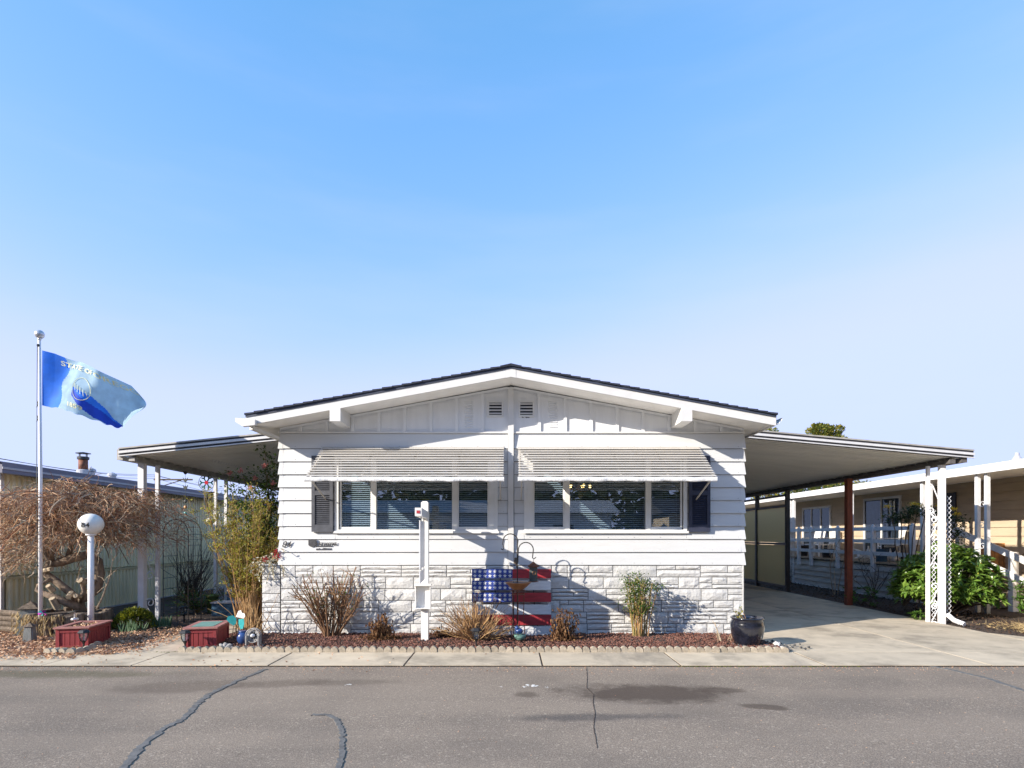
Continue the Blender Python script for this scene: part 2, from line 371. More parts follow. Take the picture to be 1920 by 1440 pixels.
# ================================================================== SETTING
# asphalt with stains, aggregate and one painted shadow
def asphalt():
    m, nt, N, L, b = _base('asphalt')
    vec = coords(nt)
    fine = noise(nt, vec, 95, 3, .7); mid = noise(nt, vec, 28, 3, .6); big = noise(nt, vec, .7, 4)
    vor = N.new('ShaderNodeTexVoronoi'); vor.inputs['Scale'].default_value = 70; L.new(vec, vor.inputs['Vector'])
    sep = N.new('ShaderNodeSeparateColor'); L.new(vor.outputs['Color'], sep.inputs[0])
    c = mixcol(nt, ramp(nt, fine, .35, .68), (.15,.12,.093), (.40,.325,.252))
    c = mixcol(nt, ramp(nt, mid, .3, .7, 0, .35), c, (.20,.162,.127))
    c = mixcol(nt, ramp(nt, sep.outputs[0], .9, 1.0, 0, .5), c, (.55,.47,.37))
    c = mixcol(nt, ramp(nt, big, .42, .66, 0, .30), c, (.085,.075,.068))
    lane = noise(nt, coords(nt, (.18, 1.6, 1)), 1.1, 3, .5)
    c = mixcol(nt, ramp(nt, lane, .40, .64, 0, .26), c, (.34,.275,.21))
    blot = noise(nt, vec, 3.5, 6, .7)
    c = mixcol(nt, ramp(nt, blot, .60, .74, 0, .38), c, (.10,.08,.062))
    wob = noise(nt, vec, 2.6, 5, .7)
    def stain_or_shadow(c, x, y, rx, ry, ang, col, amt, soft=.55):
        mp = N.new('ShaderNodeMapping'); mp.vector_type = 'TEXTURE'
        mp.inputs['Location'].default_value = (x, y, 0); mp.inputs['Rotation'].default_value = (0,0,ang); mp.inputs['Scale'].default_value = (rx, ry, 1e3)
        tc = N.new('ShaderNodeTexCoord'); L.new(tc.outputs['Object'], mp.inputs[0])
        ln = N.new('ShaderNodeVectorMath'); ln.operation = 'LENGTH'; L.new(mp.outputs[0], ln.inputs[0])
        ad = N.new('ShaderNodeMath'); ad.operation = 'MULTIPLY_ADD'; L.new(wob, ad.inputs[0]); ad.inputs[1].default_value = 1.5
        L.new(ln.outputs['Value'], ad.inputs[2])
        return mixcol(nt, ramp(nt, ad.outputs[0], 1.75-soft, 1.75+soft*.3, amt, 0), c, col)
    d = (.075,.055,.042)
    Y1 = GY(1297)
    c = stain_or_shadow(c, PX(1215,Y1), Y1, .95, .36, 0, d, .85, .45)
    Y1 = GY(1292); c = stain_or_shadow(c, PX(1335,Y1), Y1, .40, .13, -.1, d, .6)
    Y1 = GY(1323); c = stain_or_shadow(c, PX(1432,Y1), Y1, .24, .10, -.25, d, .7, .4)
    Y1 = GY(1285); c = stain_or_shadow(c, PX(345,Y1), Y1, .8, .3, .1, d, .42)
    Y1 = GY(1280); c = stain_or_shadow(c, PX(525,Y1), Y1, .55, .18, .2, d, .38)
    Y1 = GY(1278); c = stain_or_shadow(c, PX(660,Y1), Y1, .6, .15, .1, d, .35)
    Y1 = GY(1300); c = stain_or_shadow(c, PX(988,Y1), Y1, .13, .12, 0, d, .6)
    Y1 = GY(1342); c = stain_or_shadow(c, PX(1120,Y1), Y1, .9, .12, .05, (.045,.045,.05), .55, .6)  # cast shadow across the road, painted into the asphalt colour
    Y1 = GY(1262); c = stain_or_shadow(c, PX(60,Y1), Y1, 1.8, .22, 0, (.07,.068,.03), .5)
    L.new(c, b.inputs['Base Color']); b.inputs['Roughness'].default_value = .92; b.inputs['Specular IOR Level'].default_value = .25
    bn = N.new('ShaderNodeBump'); bn.inputs['Strength'].default_value = .8; bn.inputs['Distance'].default_value = .006
    L.new(fine, bn.inputs['Height']); L.new(bn.outputs[0], b.inputs['Normal'])
    return m
M['asphalt'] = asphalt()

g = MB(); g.box(-300, 300, -200, 400, -.4, -.10)
solo('ground', g, M['asphalt_far'], kind='structure')
YR = -2.155; YS = -1.35
r = MB(); r.box(-60, 60, -10.2, YR, -.25, -.012)
road = solo('road', r, M['asphalt'], kind='structure')
# tar-sealed cracks lying on the road
def ribbon(pts, w, z, zb, rn, wob=.35):
    mb = MB(); P = [Vector((x, y, 0)) for x, y in pts]; out = []
    for i in range(len(P)-1):
        for k in range(14):
            out.append(P[i].lerp(P[i+1], k/14))
    out.append(P[-1]); l = []; rr = []
    for i, p in enumerate(out):
        t = (out[min(i+1, len(out)-1)] - out[max(i-1, 0)]).normalized(); nrm = Vector((-t.y, t.x, 0))
        j = rn.uniform(-1, 1)*w*.25
        l.append(p + nrm*(w/2*(1+rn.uniform(-wob, wob)) + j)); rr.append(p - nrm*(w/2*(1+rn.uniform(-wob, wob)) - j))
    n = len(l)
    mb.add([(q.x, q.y, z) for q in l] + [(q.x, q.y, z) for q in rr] + [(q.x, q.y, zb) for q in l] + [(q.x, q.y, zb) for q in rr],
           [(i, i+1, n+i+1, n+i) for i in range(n-1)] + [(2*n+i, 2*n+i+1, i+1, i) for i in range(n-1)] + [(n+i, n+i+1, 3*n+i+1, 3*n+i) for i in range(n-1)])
    return mb
def gp(px, py): y = GY(py); return (PX(px, y), y)
part('tar_seam', ribbon([gp(497,1253), gp(445,1275), gp(400,1296), gp(385,1306), gp(365,1322), gp(345,1345), gp(310,1362), gp(262,1400), gp(225,1445)], .052, -.006, -.02, RN, .45), M['tar'], road)
part('tar_seam', ribbon([gp(1738,1246), gp(1790,1256), gp(1850,1270), gp(1925,1295), gp(2000,1325)], .06, -.006, -.02, RN, .2), M['tar'], road)
part('tar_seam', ribbon([gp(585,1338), gp(612,1338), gp(632,1347), gp(641,1370), gp(640,1410), gp(632,1450)], .04, -.006, -.02, RN, .2), M['tar'], road)
part('mossy_crack', ribbon([gp(1100,1250), gp(1101,1270), gp(1100,1287), gp(1113,1300), gp(1112,1316), gp(1116,1335), gp(1113,1360), gp(1120,1400)], .006, -.009, -.02, RN, .9), M['soil'], road)
mb = MB()
for px, py, k in ((992,1283,.05),(1002,1285,.03),(983,1286,.025),(653,1282,.025),(940,1286,.015),(1025,1287,.018)):
    x, y = gp(px, py)
    for q in range(7): mb.rock((x+RN.uniform(-k,k), y+RN.uniform(-k,k), -.01), k*RN.uniform(.25,.6), RN, .15)
part('dried_leaf_crumbs', mb, M['whiterock'], road, kind='stuff')

# gutter strip of cast slabs
b = MB(); b.box(-60, 60, YR, YS, -.25, -.001)
strip = solo('gutter_strip', b, M['soil'], kind='structure')
joints = [-4.54, -2.9, -1.28, .377, 2.03, 3.76, 5.75, 7.6, 9.3, 11]
xs = [-5.62] + joints
def slab(x0, x1, y0, y1, z, gap=.011, zb=-.2):
    mb = MB(); g = gap; e = .0015
    mb.add([(x0+g,y0,zb),(x1-g,y0,zb),(x1-g,y1-g,zb),(x0+g,y1-g,zb),(x0+g,y0,z-e),(x1-g,y0,z-e),(x1-g,y1-g,z-e),(x0+g,y1-g,z-e),
            (x0+g+e,y0+e,z),(x1-g-e,y0+e,z),(x1-g-e,y1-g-e,z),(x0+g+e,y1-g-e,z)],
           [(0,1,5,4),(1,2,6,5),(2,3,7,6),(3,0,4,7),(4,5,9,8),(5,6,10,9),(6,7,11,10),(7,4,8,11),(8,9,10,11)])
    return mb
for i in range(len(xs)-1):
    part('concrete_slab', slab(xs[i], xs[i+1], YR, YS, RN.uniform(.003, .006)), M['concrete'], strip)
mb = MB()
for i, xj in enumerate(joints):
    for k in range(70):
        y = RN.uniform(YR, YS); 
        if (y-YR)/(YS-YR) < RN.random()*1.3: mb.rock((xj+RN.uniform(-.009,.009), y, -.008), .011, RN, .6)
for k in range(240): mb.rock((RN.gauss(-4.15,.35), YS+RN.gauss(0,.02), .0), .016, RN, .35)
for k in range(260): mb.rock((RN.gauss(-5.9,.28), YS-.3+RN.gauss(0,.05), -.012), .03, RN, .25)
for k in range(160): mb.rock((RN.uniform(2.0,4.2), YR+RN.gauss(0,.012), -.008), .012, RN, .3)
part('joint_moss', mb, M['moss'], strip, kind='stuff')

# driveway
b = MB(); b.box(3.72, 7.6, YS, 16, -.25, -.0005)
drive = solo('driveway', b, M['soil'], kind='structure')
for y0, y1 in ((YS, 3.3), (3.3, 7.9), (7.9, 12.5)):
    part('concrete_slab', slab(3.66, 5.75, y0, y1, RN.uniform(.003,.006), .011), M['concrete'], drive)
    part('concrete_slab', slab(5.75, 7.62, y0, y1, RN.uniform(.003,.006), .011), M['concrete'], drive)
b = MB(); b.prism([(7.63, YS), (8.9, YS), (8.3, -.75), (7.63, .2)], lambda u, v, t: (u, v, t), -.2, .003)
part('flared_apron', b, M['concrete'], drive)
# garden path between the planters
b = MB(); b.box(-5.3, -4.45, YS, 7, -.25, -.008)
path = solo('garden_path', b, M['soil'], kind='structure')
yy = YS
while yy < 6:
    part('concrete_slab', slab(-5.28+.05*(yy-YS)*-.2, -4.46, yy, yy+1.5, RN.uniform(-.004,.002), .01), M['concrete'], path); yy += 1.5

# soil beds
def bed(name, x0, x1, y0, y1, z, matl, amp=.02, n=40, m=14):
    mb = MB(); rn = random.Random(len(name))
    ph = [rn.uniform(0,6) for _ in range(6)]
    def fn(u, v):
        x = x0+(x1-x0)*u; y = y0+(y1-y0)*v
        e = min(1, 8*min(u,1-u), 6*min(v, 1-v)+.2)
        return (x, y, z + e*amp*(sin(x*2.3+ph[0])+sin(y*3.1+ph[1])+sin(x*5.2+y*2+ph[2])*.5))
    mb.grid(fn, n, m)
    return solo(name, mb, matl, kind='structure', smooth=True)
bed('flower_bed', -4.44, 3.70, YS+.03, .02, .018, M['soil'], .010)
bed('leafy_yard', -14, -5.27, YS+.02, 9, -.004, M['soil'], .012)
bed('side_yard', -4.47, -3.55, .0, 8, .0, M['soil'], .006)
bed('verge_bed', 7.64, 12, -1.2, 14, -.015, M['soil'], .01)
b = MB(); b.box(-60, -5.62, YR, YS+.03, -.3, .003)
solo('dirty_gutter', b, M['concrete'], kind='structure')
# lava rock
mb = MB()
for k in range(15000):
    x = RN.uniform(-4.35, 3.66); y = RN.uniform(YS+.05, -.02)
    mb.rock((x, y, .034+RN.uniform(-.006,.012)), RN.uniform(.008,.019), RN, .7)
solo('lava_rock_mulch', mb, M['lava'], 'reddish lava rock mulch covering the front flower bed', 'gravel', kind='stuff')
mb = MB()
for k in range(1500):
    x = RN.uniform(-4.35, 3.75); mb.rock((x, YS+.02+abs(RN.gauss(0,.05)), .03), RN.uniform(.012,.026), RN, .7)
for k in range(160): mb.rock((3.55+RN.gauss(0,.18), -1.0+RN.gauss(0,.14), .03), RN.uniform(.015,.03), RN, .7)
solo('dark_gravel', mb, M['darkrock'], 'dark grey pebbles along the scalloped edging', 'gravel', kind='stuff')
mb = MB()
def litter(n, fx, fy, s0=.02, s1=.055):
    for k in range(n):
        x, y = fx(), fy(); a = RN.random()*6.28; t = RN.uniform(-.5,.5)
        mb.leaf2((x, y, .012+RN.uniform(0,.02)), (cos(a), sin(a), t), RN.uniform(s0,s1), RN.uniform(s0,s1)*.6, RN)
litter(15000, lambda: RN.uniform(-9.0,-5.2), lambda: YS-.2+abs(RN.gauss(0,1.2)))
litter(1500, lambda: RN.uniform(-7.5,-5.5), lambda: YS-RN.random()**2*.5)
litter(500, lambda: RN.uniform(-5.6,-4.9), lambda: YS+RN.uniform(-.2,1.6))
litter(1300, lambda: RN.uniform(-4.4,-2.8), lambda: RN.uniform(YS+.05,-.1))
litter(700, lambda: RN.uniform(-2.8,3.4), lambda: RN.uniform(YS+.1,-.05), .015, .035)
solo('fallen_leaves', mb, M['litter'], 'dry brown fallen leaves covering the yard around the planters', 'leaves', kind='stuff')
mb = MB()
for k in range(5000):
    x = RN.uniform(7.6, 9.45); y = RN.uniform(-.7, 11); a = RN.random()*6.28
    if x < 7.7+.9*max(0,(.2-y)): continue
    mb.leaf2((x, y, .0+RN.uniform(0,.02)), (cos(a), sin(a), RN.uniform(-.3,.5)), RN.uniform(.02,.06), .02, RN)
solo('bark_chips', mb, M['bark_mulch'], 'dark bark chips between the driveway and the deck', 'mulch', kind='stuff')

# ================================================================== MOBILE HOME
XL, XR = -3.61, 3.64
H = thing('mobile_home', 'white double-wide mobile home with low navy gable roof and painted stone-look skirting', 'house', (0, 0, 0))
WIN = [(-2.74, -.205), (.205, 2.74)]
WZ0, WZ1 = 1.605, 2.80
M['lap_shade'] = mat('lap_shade_core', (.10,.10,.11), .9, .1, 5)  # core coloured dark so the lap gaps show as painted shadow lines
# structural wall with the two window openings
w = MB()
def wallrect(x0, x1, z0, z1): w.box(x0, x1, .002, .10, z0, z1)
wallrect(XL+.02, WIN[0][0]+.02, .05, 3.16); wallrect(WIN[0][1]-.02, WIN[1][0]+.02, .05, 3.16); wallrect(WIN[1][1]-.02, XR-.02, .05, 3.16)
for a, b_ in WIN: wallrect(a+.02, b_-.02, .05, WZ0+.02); wallrect(a+.02, b_-.02, WZ1-.02, 3.16)
w.box(XL+.02, XL+.1, .1, 16, .05, 3.16); w.box(XR-.1, XR-.02, .1, 16, .05, 3.16); w.box(XL+.02, XR-.02, 15.9, 16, .05, 3.16)
wall = part('wall', w, M['lap_shade'], H)
rm = MB()
rm.box(XL+.1, XR-.1, .1, 6, .55, .6); rm.box(XL+.1, XR-.1, .1, 6, 2.95, 3.0); rm.box(XL+.1, XR-.1, 4.5, 4.6, .6, 2.95)
rm.box(-.1, .1, .12, 4.5, .6, 2.95)
rm.box(-2.5,-1.5, 3.6, 4.3, .6, 1.9); rm.box(1.4, 2.4, 3.2, 4.0, .6, 1.5)
part('interior_room', rm, M['room'], H)
# lap siding
Z0 = 1.10; ST = .2015
def lap(x0, x1, z0, z1, flare=0.0, tb=.034, tt=.012):
    mb = MB()
    tb += RN.uniform(-.003,.003); z0 += RN.uniform(-.0012,.0012)
    a0, a1 = x0-(flare if x0 < -3.4 else 0), x1+(flare if x1 > 3.4 else 0)
    # wedge: bottom proud of the wall, top tucked in
    mb.add([(a0,-tb,z0),(a1,-tb,z0),(x1,-tt,z1),(x0,-tt,z1),(a0,.0,z0+.006),(a1,.0,z0+.006),(x1,.0,z1),(x0,.0,z1)],
           [(0,1,2,3),(0,4,5,1),(3,2,6,7),(0,3,7,4),(1,5,6,2)])
    return mb
def rowspans(z0, z1):
    if z1 <= WZ0+.001 or z0 >= WZ1: return [(XL, -.05), (.05, XR)]
    return [(XL, WIN[0][0]), (WIN[0][1], -.05), (.05, WIN[1][0]), (WIN[1][1], XR)]
for k in range(10):
    z0 = Z0+ST*k; z1 = Z0+ST*(k+1) if k < 9 else 3.145
    z1e = z1 - (.0035 if k < 9 else 0)
    for (a, b_) in rowspans(z0, z1):
        if a == XL:
            part('corner_cap', lap(XL, XL+.055, z0-.002, z1e, .022, .034, .015), M['siding'], wall); a = XL+.0555
        if b_ == XR:
            part('corner_cap', lap(XR-.055, XR, z0-.002, z1e, .022, .034, .015), M['siding'], wall); b_ = XR-.0555
        part('siding_board', lap(a, b_, z0, z1e), M['siding'], wall)
    if z0 < WZ0 < z1:
        for a, b_ in WIN: part('siding_board', lap(a+.002, b_-.002, z0, WZ0, 0, .030, .022), M['siding'], wall)
    if z0 < WZ1 < z1:
        for a, b_ in WIN: part('siding_board', lap(a+.002, b_-.002, WZ1, z1e, 0, .022, .012), M['siding'], wall)
# centre post
mb = MB(); mb.box(-.046, .042, -.060, -.001, Z0-.004, 3.86)
part('marriage_line_post', mb, M['trim'], H)
# frieze ledge
mb = MB(); mb.box(XL-.008, -.047, -.038, .0, 3.150, 3.176); mb.box(.043, XR+.008, -.038, .0, 3.150, 3.176)
part('ledge', mb, M['trim'], H)
# gable
GS = .181; GA = 3.885
def gz(x): return GA - GS*abs(x)
mb = MB()
mb.prism([(XL, 3.165), (XR, 3.165), (XR, gz(XR)), (0, GA), (XL, gz(XL))], lambda u, v, t: (u, t, v), -.006, .1)
gable = part('gable', mb, M['gable'], H)
for s in (-1, 1):
    for k in range(8):
        x = s*(.442+.405*k)
        mb = MB(); mb.prism([(x-.024, 3.177), (x+.024, 3.177), (x+.024, gz(x+.024)-.002), (x-.024, gz(x-.024)-.002)], lambda u, v, t: (u, t, v), -.032, -.006)
        part('batten', mb, M['gable'], gable)
    mb = MB(); x0, x1 = s*.048, s*3.6
    mb.prism([(x0, gz(x0)-.036), (x1, gz(x1)-.036), (x1, gz(x1)-.001), (x0, gz(x0)-.001)], lambda u, v, t: (u, t, v), -.038, -.0325)
    part('rake_trim', mb, M['gable'], gable)
    # pressed louvre slits
    mb = MB()
    for k in range(11):
        xc = s*.655; z = PZ(754+4.6*k, 0)
        mb.add([(xc-.065,-.0065,z+.006),(xc+.065,-.0065,z+.006),(xc+.062,-.018,z-.008),(xc-.062,-.018,z-.008),(xc-.062,-.0065,z-.010),(xc+.062,-.0065,z-.010)],
               [(3,2,1,0),(3,4,5,2),(0,4,3),(1,2,5)])
    part('pressed_louvres', mb, M['gable'], gable, kind='stuff')
    # vents
    xc = s*.242; zc = PZ(767, 0)
    mb = MB()
    for (a, b_, c_, d_) in ((-.125,.125,.098,.125),(-.125,.125,-.125,-.098),(-.125,-.098,-.098,.098),(.098,.125,-.098,.098)):
        mb.box(xc+a, xc+b_, -.030, -.0065, zc+c_, zc+d_)
    v = part('vent', mb, M['trim'], H)
    mb = MB(); mb.box(xc-.097, xc+.097, -.0085, -.0065, zc-.097, zc+.097)
    part('vent_screen', mb, M['darkgut'], v)
    for k in range(4):
        z = zc+.070-.049*k
        mb = MB(); mb.add([(xc-.097,-.010,z+.020),(xc+.097,-.010,z+.020),(xc+.097,-.032,z-.004),(xc-.097,-.032,z-.004),(xc-.097,-.010,z+.016),(xc+.097,-.010,z+.016),(xc+.097,-.032,z-.008),(xc-.097,-.032,z-.008)],
              [(3,2,1,0),(4,5,6,7),(0,1,5,4),(2,3,7,6),(0,4,7,3),(1,2,6,5)])
        part('louvre', mb, M['trim'], v)
mb = MB()
for k in range(16): mb.rock((.17+RN.uniform(0,.12), -.008, PZ(782,0)+RN.uniform(-.012,.008)), .012, RN, .5)
part('peeled_paint', mb, M['darkgut'], gable, kind='stuff')
# roof
YF = -.575; YB = 16.3; EX = 3.885
def fl(x): return 3.885 - .1845*abs(x)      # fascia lower edge
mb = MB()
for s in (-1, 1):
    mb.prism([(0, fl(0)+.118), (s*EX, fl(EX)+.118), (s*EX, fl(EX)+.152), (0, fl(0)+.152)][::s], lambda u, v, t: (u, t, v), YF-.012, YB)
roof = part('roof', mb, M['drip'], H)
for s in (-1, 1):
    n = 27; cw = EX/n
    for k in range(n):   # shingle courses, thick butt end lapping the course below
        x0, x1 = k*cw, (k+1)*cw+.012
        j = RN.uniform(-.006, .010)
        z0, z1 = fl(x0)+.1530, fl(x1)+.1530
        mb = MB(); mb.prism([(s*x0, z0), (s*x1, z1), (s*x1, z1+.030), (s*x0, z0+.017)][::s], lambda u, v, t: (u, t, v), YF-.03-j, YB)
        part('shingle_course', mb, M['shingle'], roof)
mb = MB(); mb.prism([(-.14, fl(.14)+.168), (0, fl(0)+.170), (.14, fl(.14)+.168), (.14, fl(.14)+.180), (0, fl(0)+.186), (-.14, fl(.14)+.180)], lambda u, v, t: (u, t, v), YF-.04, YB)
part('ridge_cap', mb, M['shingle'], roof)
for s in (-1, 1):
    x0 = -.075 if s < 0 else .0755
    xs_ = (s*.0755, s*EX)
    mb = MB(); mb.prism([(xs_[0], fl(xs_[0])), (xs_[1], fl(EX)), (xs_[1], fl(EX)+.118), (xs_[0], fl(xs_[0])+.118)][::s], lambda u, v, t: (u, t, v), YF, YF+.04)
    part('fascia_board', mb, M['trim'], roof)
    mb = MB(); mb.prism([(0, fl(0)+.02), (s*EX, fl(EX)+.02), (s*EX, fl(EX)+.04), (0, fl(0)+.04)][::s], lambda u, v, t: (u, t, v), YF+.041, .0)
    part('soffit', mb, M['soffit'], roof)
    mb = MB(); mb.prism([(s*3.63, fl(3.63)+.02), (s*EX, fl(EX)+.02), (s*EX, fl(EX)+.04), (s*3.63, fl(3.63)+.04)][::s], lambda u, v, t: (u, t, v), .001, YB)
    part('eave_soffit', mb, M['soffit'], roof)
    mb = MB(); mb.box(*sorted((s*(EX-.02), s*EX)), YF+.041, YB, fl(EX)-.002, fl(EX)+.117)
    part('eave_board', mb, M['trim'], roof)
    x0, x1 = sorted((s*2.497, s*2.655))
    zt = [fl(x0)-.001, fl(x1)-.001]
    mb = MB(); mb.prism([(x0, 3.232), (x1, 3.232), (x1, zt[1]+.017), (x0, zt[0]+.017)], lambda u, v, t: (u, t, v), YF+.0405, -.0065)
    mb.prism([(x0, 3.232), (x1, 3.232), (x1, zt[1]), (x0, zt[0])], lambda u, v, t: (u, t, v), YF-.006, YF+.0402)
    part('outrigger_beam', mb, M['trim'], roof)
mb = MB(); mb.prism([(-.074, fl(.074)-.004), (0, fl(0)-.002), (.074, fl(.074)-.004), (.074, fl(.074)+.118), (0, fl(0)+.118), (-.074, fl(.074)+.118)], lambda u, v, t: (u, t, v), YF-.003, YF+.04)
part('ridge_plate', mb, M['trim'], roof)
# gutters: K-profile troughs
def gutter(s):
    t = .004; ze = fl(EX)+.112
    prof = [(0, ze), (0, ze-.085), (.045, ze-.085), (.062, ze-.055), (.085, ze-.04), (.098, ze), (.086, ze+.004)]
    mb = MB()
    inner = [(a+(.004 if i < 2 else -.004 if i > 3 else 0), z+(.005 if 0 < i < 4 else 0)) for i, (a, z) in enumerate(prof)]
    loop = prof + inner[::-1]
    mb.prism([(s*(EX+.004+a), z) for a, z in loop][::s], lambda u, v, tt: (u, tt, v), YF+.01, YB-.3)
    return mb
part('gutter', gutter(1), M['trim'], H)
part('gutter', gutter(-1), M['trim'], H)
mb = MB(); ze = fl(EX)+.10   # gutter end box wrapping the front corner on the west eave
mb.prism([(-4.005, ze-.002), (-3.72, ze-.022), (-3.72, ze-.105), (-3.90, ze-.125), (-4.005, ze-.06)], lambda u, v, t: (u, t, v), YF-.075, YF-.004)
part('gutter_return', mb, M['trim'], H)
mb = MB(); mb.bar((-3.86,-.45, fl(EX)-.01), (-3.62,.05, fl(EX)-.10), .07, .05)
part('downspout_elbow', mb, M['trim'], H)

# skirting: ashlar blocks
mb = MB(); mb.box(XL+.03, XR-.03, -.012, .001, .0, Z0-.004)
skirt = part('skirting', mb, M['mortar'], H)
def stone_block(x0, x1, z0, z1, y=-.012, d=.024, rn=RN, flip=False):
    g = .0065; x0 += g; x1 -= g; z0 += g; z1 -= g
    nx = max(2, min(7, int((x1-x0)/.07))); nz = 2 if z1-z0 < .1 else 3
    mb = MB(); vs = []
    for j in range(nz+1):
        for i in range(nx+1):
            e = (i in (0, nx)) or (j in (0, nz))
            dep = d*.45 if e else d*(.65+.55*rn.random())
            x = x0+(x1-x0)*(i/nx) + (0 if e else rn.uniform(-.012,.012)); z = z0+(z1-z0)*(j/nz) + (0 if e else rn.uniform(-.008,.008))
            vs.append((x, y-dep, z))
    fs = []
    for j in range(nz):
        for i in range(nx):
            a, b_, c_, e_ = j*(nx+1)+i, j*(nx+1)+i+1, (j+1)*(nx+1)+i+1, (j+1)*(nx+1)+i
            if rn.random() < .5: fs += [(a,b_,c_),(a,c_,e_)]
            else: fs += [(a,b_,e_),(b_,c_,e_)]
    rim = [i for i in range(nx+1)] + [j*(nx+1)+nx for j in range(1, nz+1)] + [nz*(nx+1)+i for i in range(nx-1, -1, -1)] + [j*(nx+1) for j in range(nz-1, 0, -1)]
    n = len(vs); vs += [(vs[i][0], y+.002, vs[i][2]) for i in rim]; k = len(rim)
    fs += [(rim[q], n+q, n+(q+1) % k, rim[(q+1) % k]) for q in range(k)]
    mb.add(vs, fs); return mb
def ashlar(parent, x0, x1, z0, z1, rows, y=-.012, rn=RN):
    hs_ = (z1-z0)/rows
    for r_ in range(rows):
        za, zb = z0+r_*hs_, z0+(r_+1)*hs_
        x = x0 - (rn.uniform(0,.3) if x1-x0 > 1 else 0)
        while x < x1:
            typ = rn.random()
            L_ = rn.uniform(.36,.68) if typ < .35 else rn.uniform(.44,.8)
            xa, xb = max(x, x0), min(x+L_, x1)
            if x1-xb < .14: xb = x1; L_ = x1-x
            if xb-xa > .05:
                if typ < .30: blocks = [(xa, xb, za, zb)]
                elif typ < .6:
                    m_ = za+hs_*rn.choice((.36,.62)); blocks = [(xa, xb, za, m_)]
                    xm = xa+(xb-xa)*rn.uniform(.35,.65); blocks += [(xa, xm, m_, zb), (xm, xb, m_, zb)] if xb-xa > .35 else [(xa, xb, m_, zb)]
                elif typ < .8:
                    xm = xa+(xb-xa)*rn.uniform(.4,.65); m_ = za+hs_*.5
                    blocks = [(xa, xm, za, zb), (xm, xb, za, m_), (xm, xb, m_, zb)] if xb-xa > .3 else [(xa, xb, za, zb)]
                else:
                    m_ = za+hs_*.34; n_ = za+hs_*.67; xm = xa+(xb-xa)*.6
                    blocks = [(xa, xb, za, m_), (xa, xb, n_, zb), (xa, xm, m_, n_), (xm, xb, m_, n_)] if xb-xa > .4 else [(xa, xb, za, m_), (xa, xb, m_, zb)]
                for b4 in blocks: part('stone_block', stone_block(*b4, y=y, rn=rn), M['stone'], parent)
            x += L_
ashlar(skirt, XL+.02, XR-.02, .0, Z0-.008, 6)
mb = MB(); mb.box(XR-.03, XR-.012, -.03, 16, .0, Z0-.006)
part('side_skirting', mb, M['stone'], H)

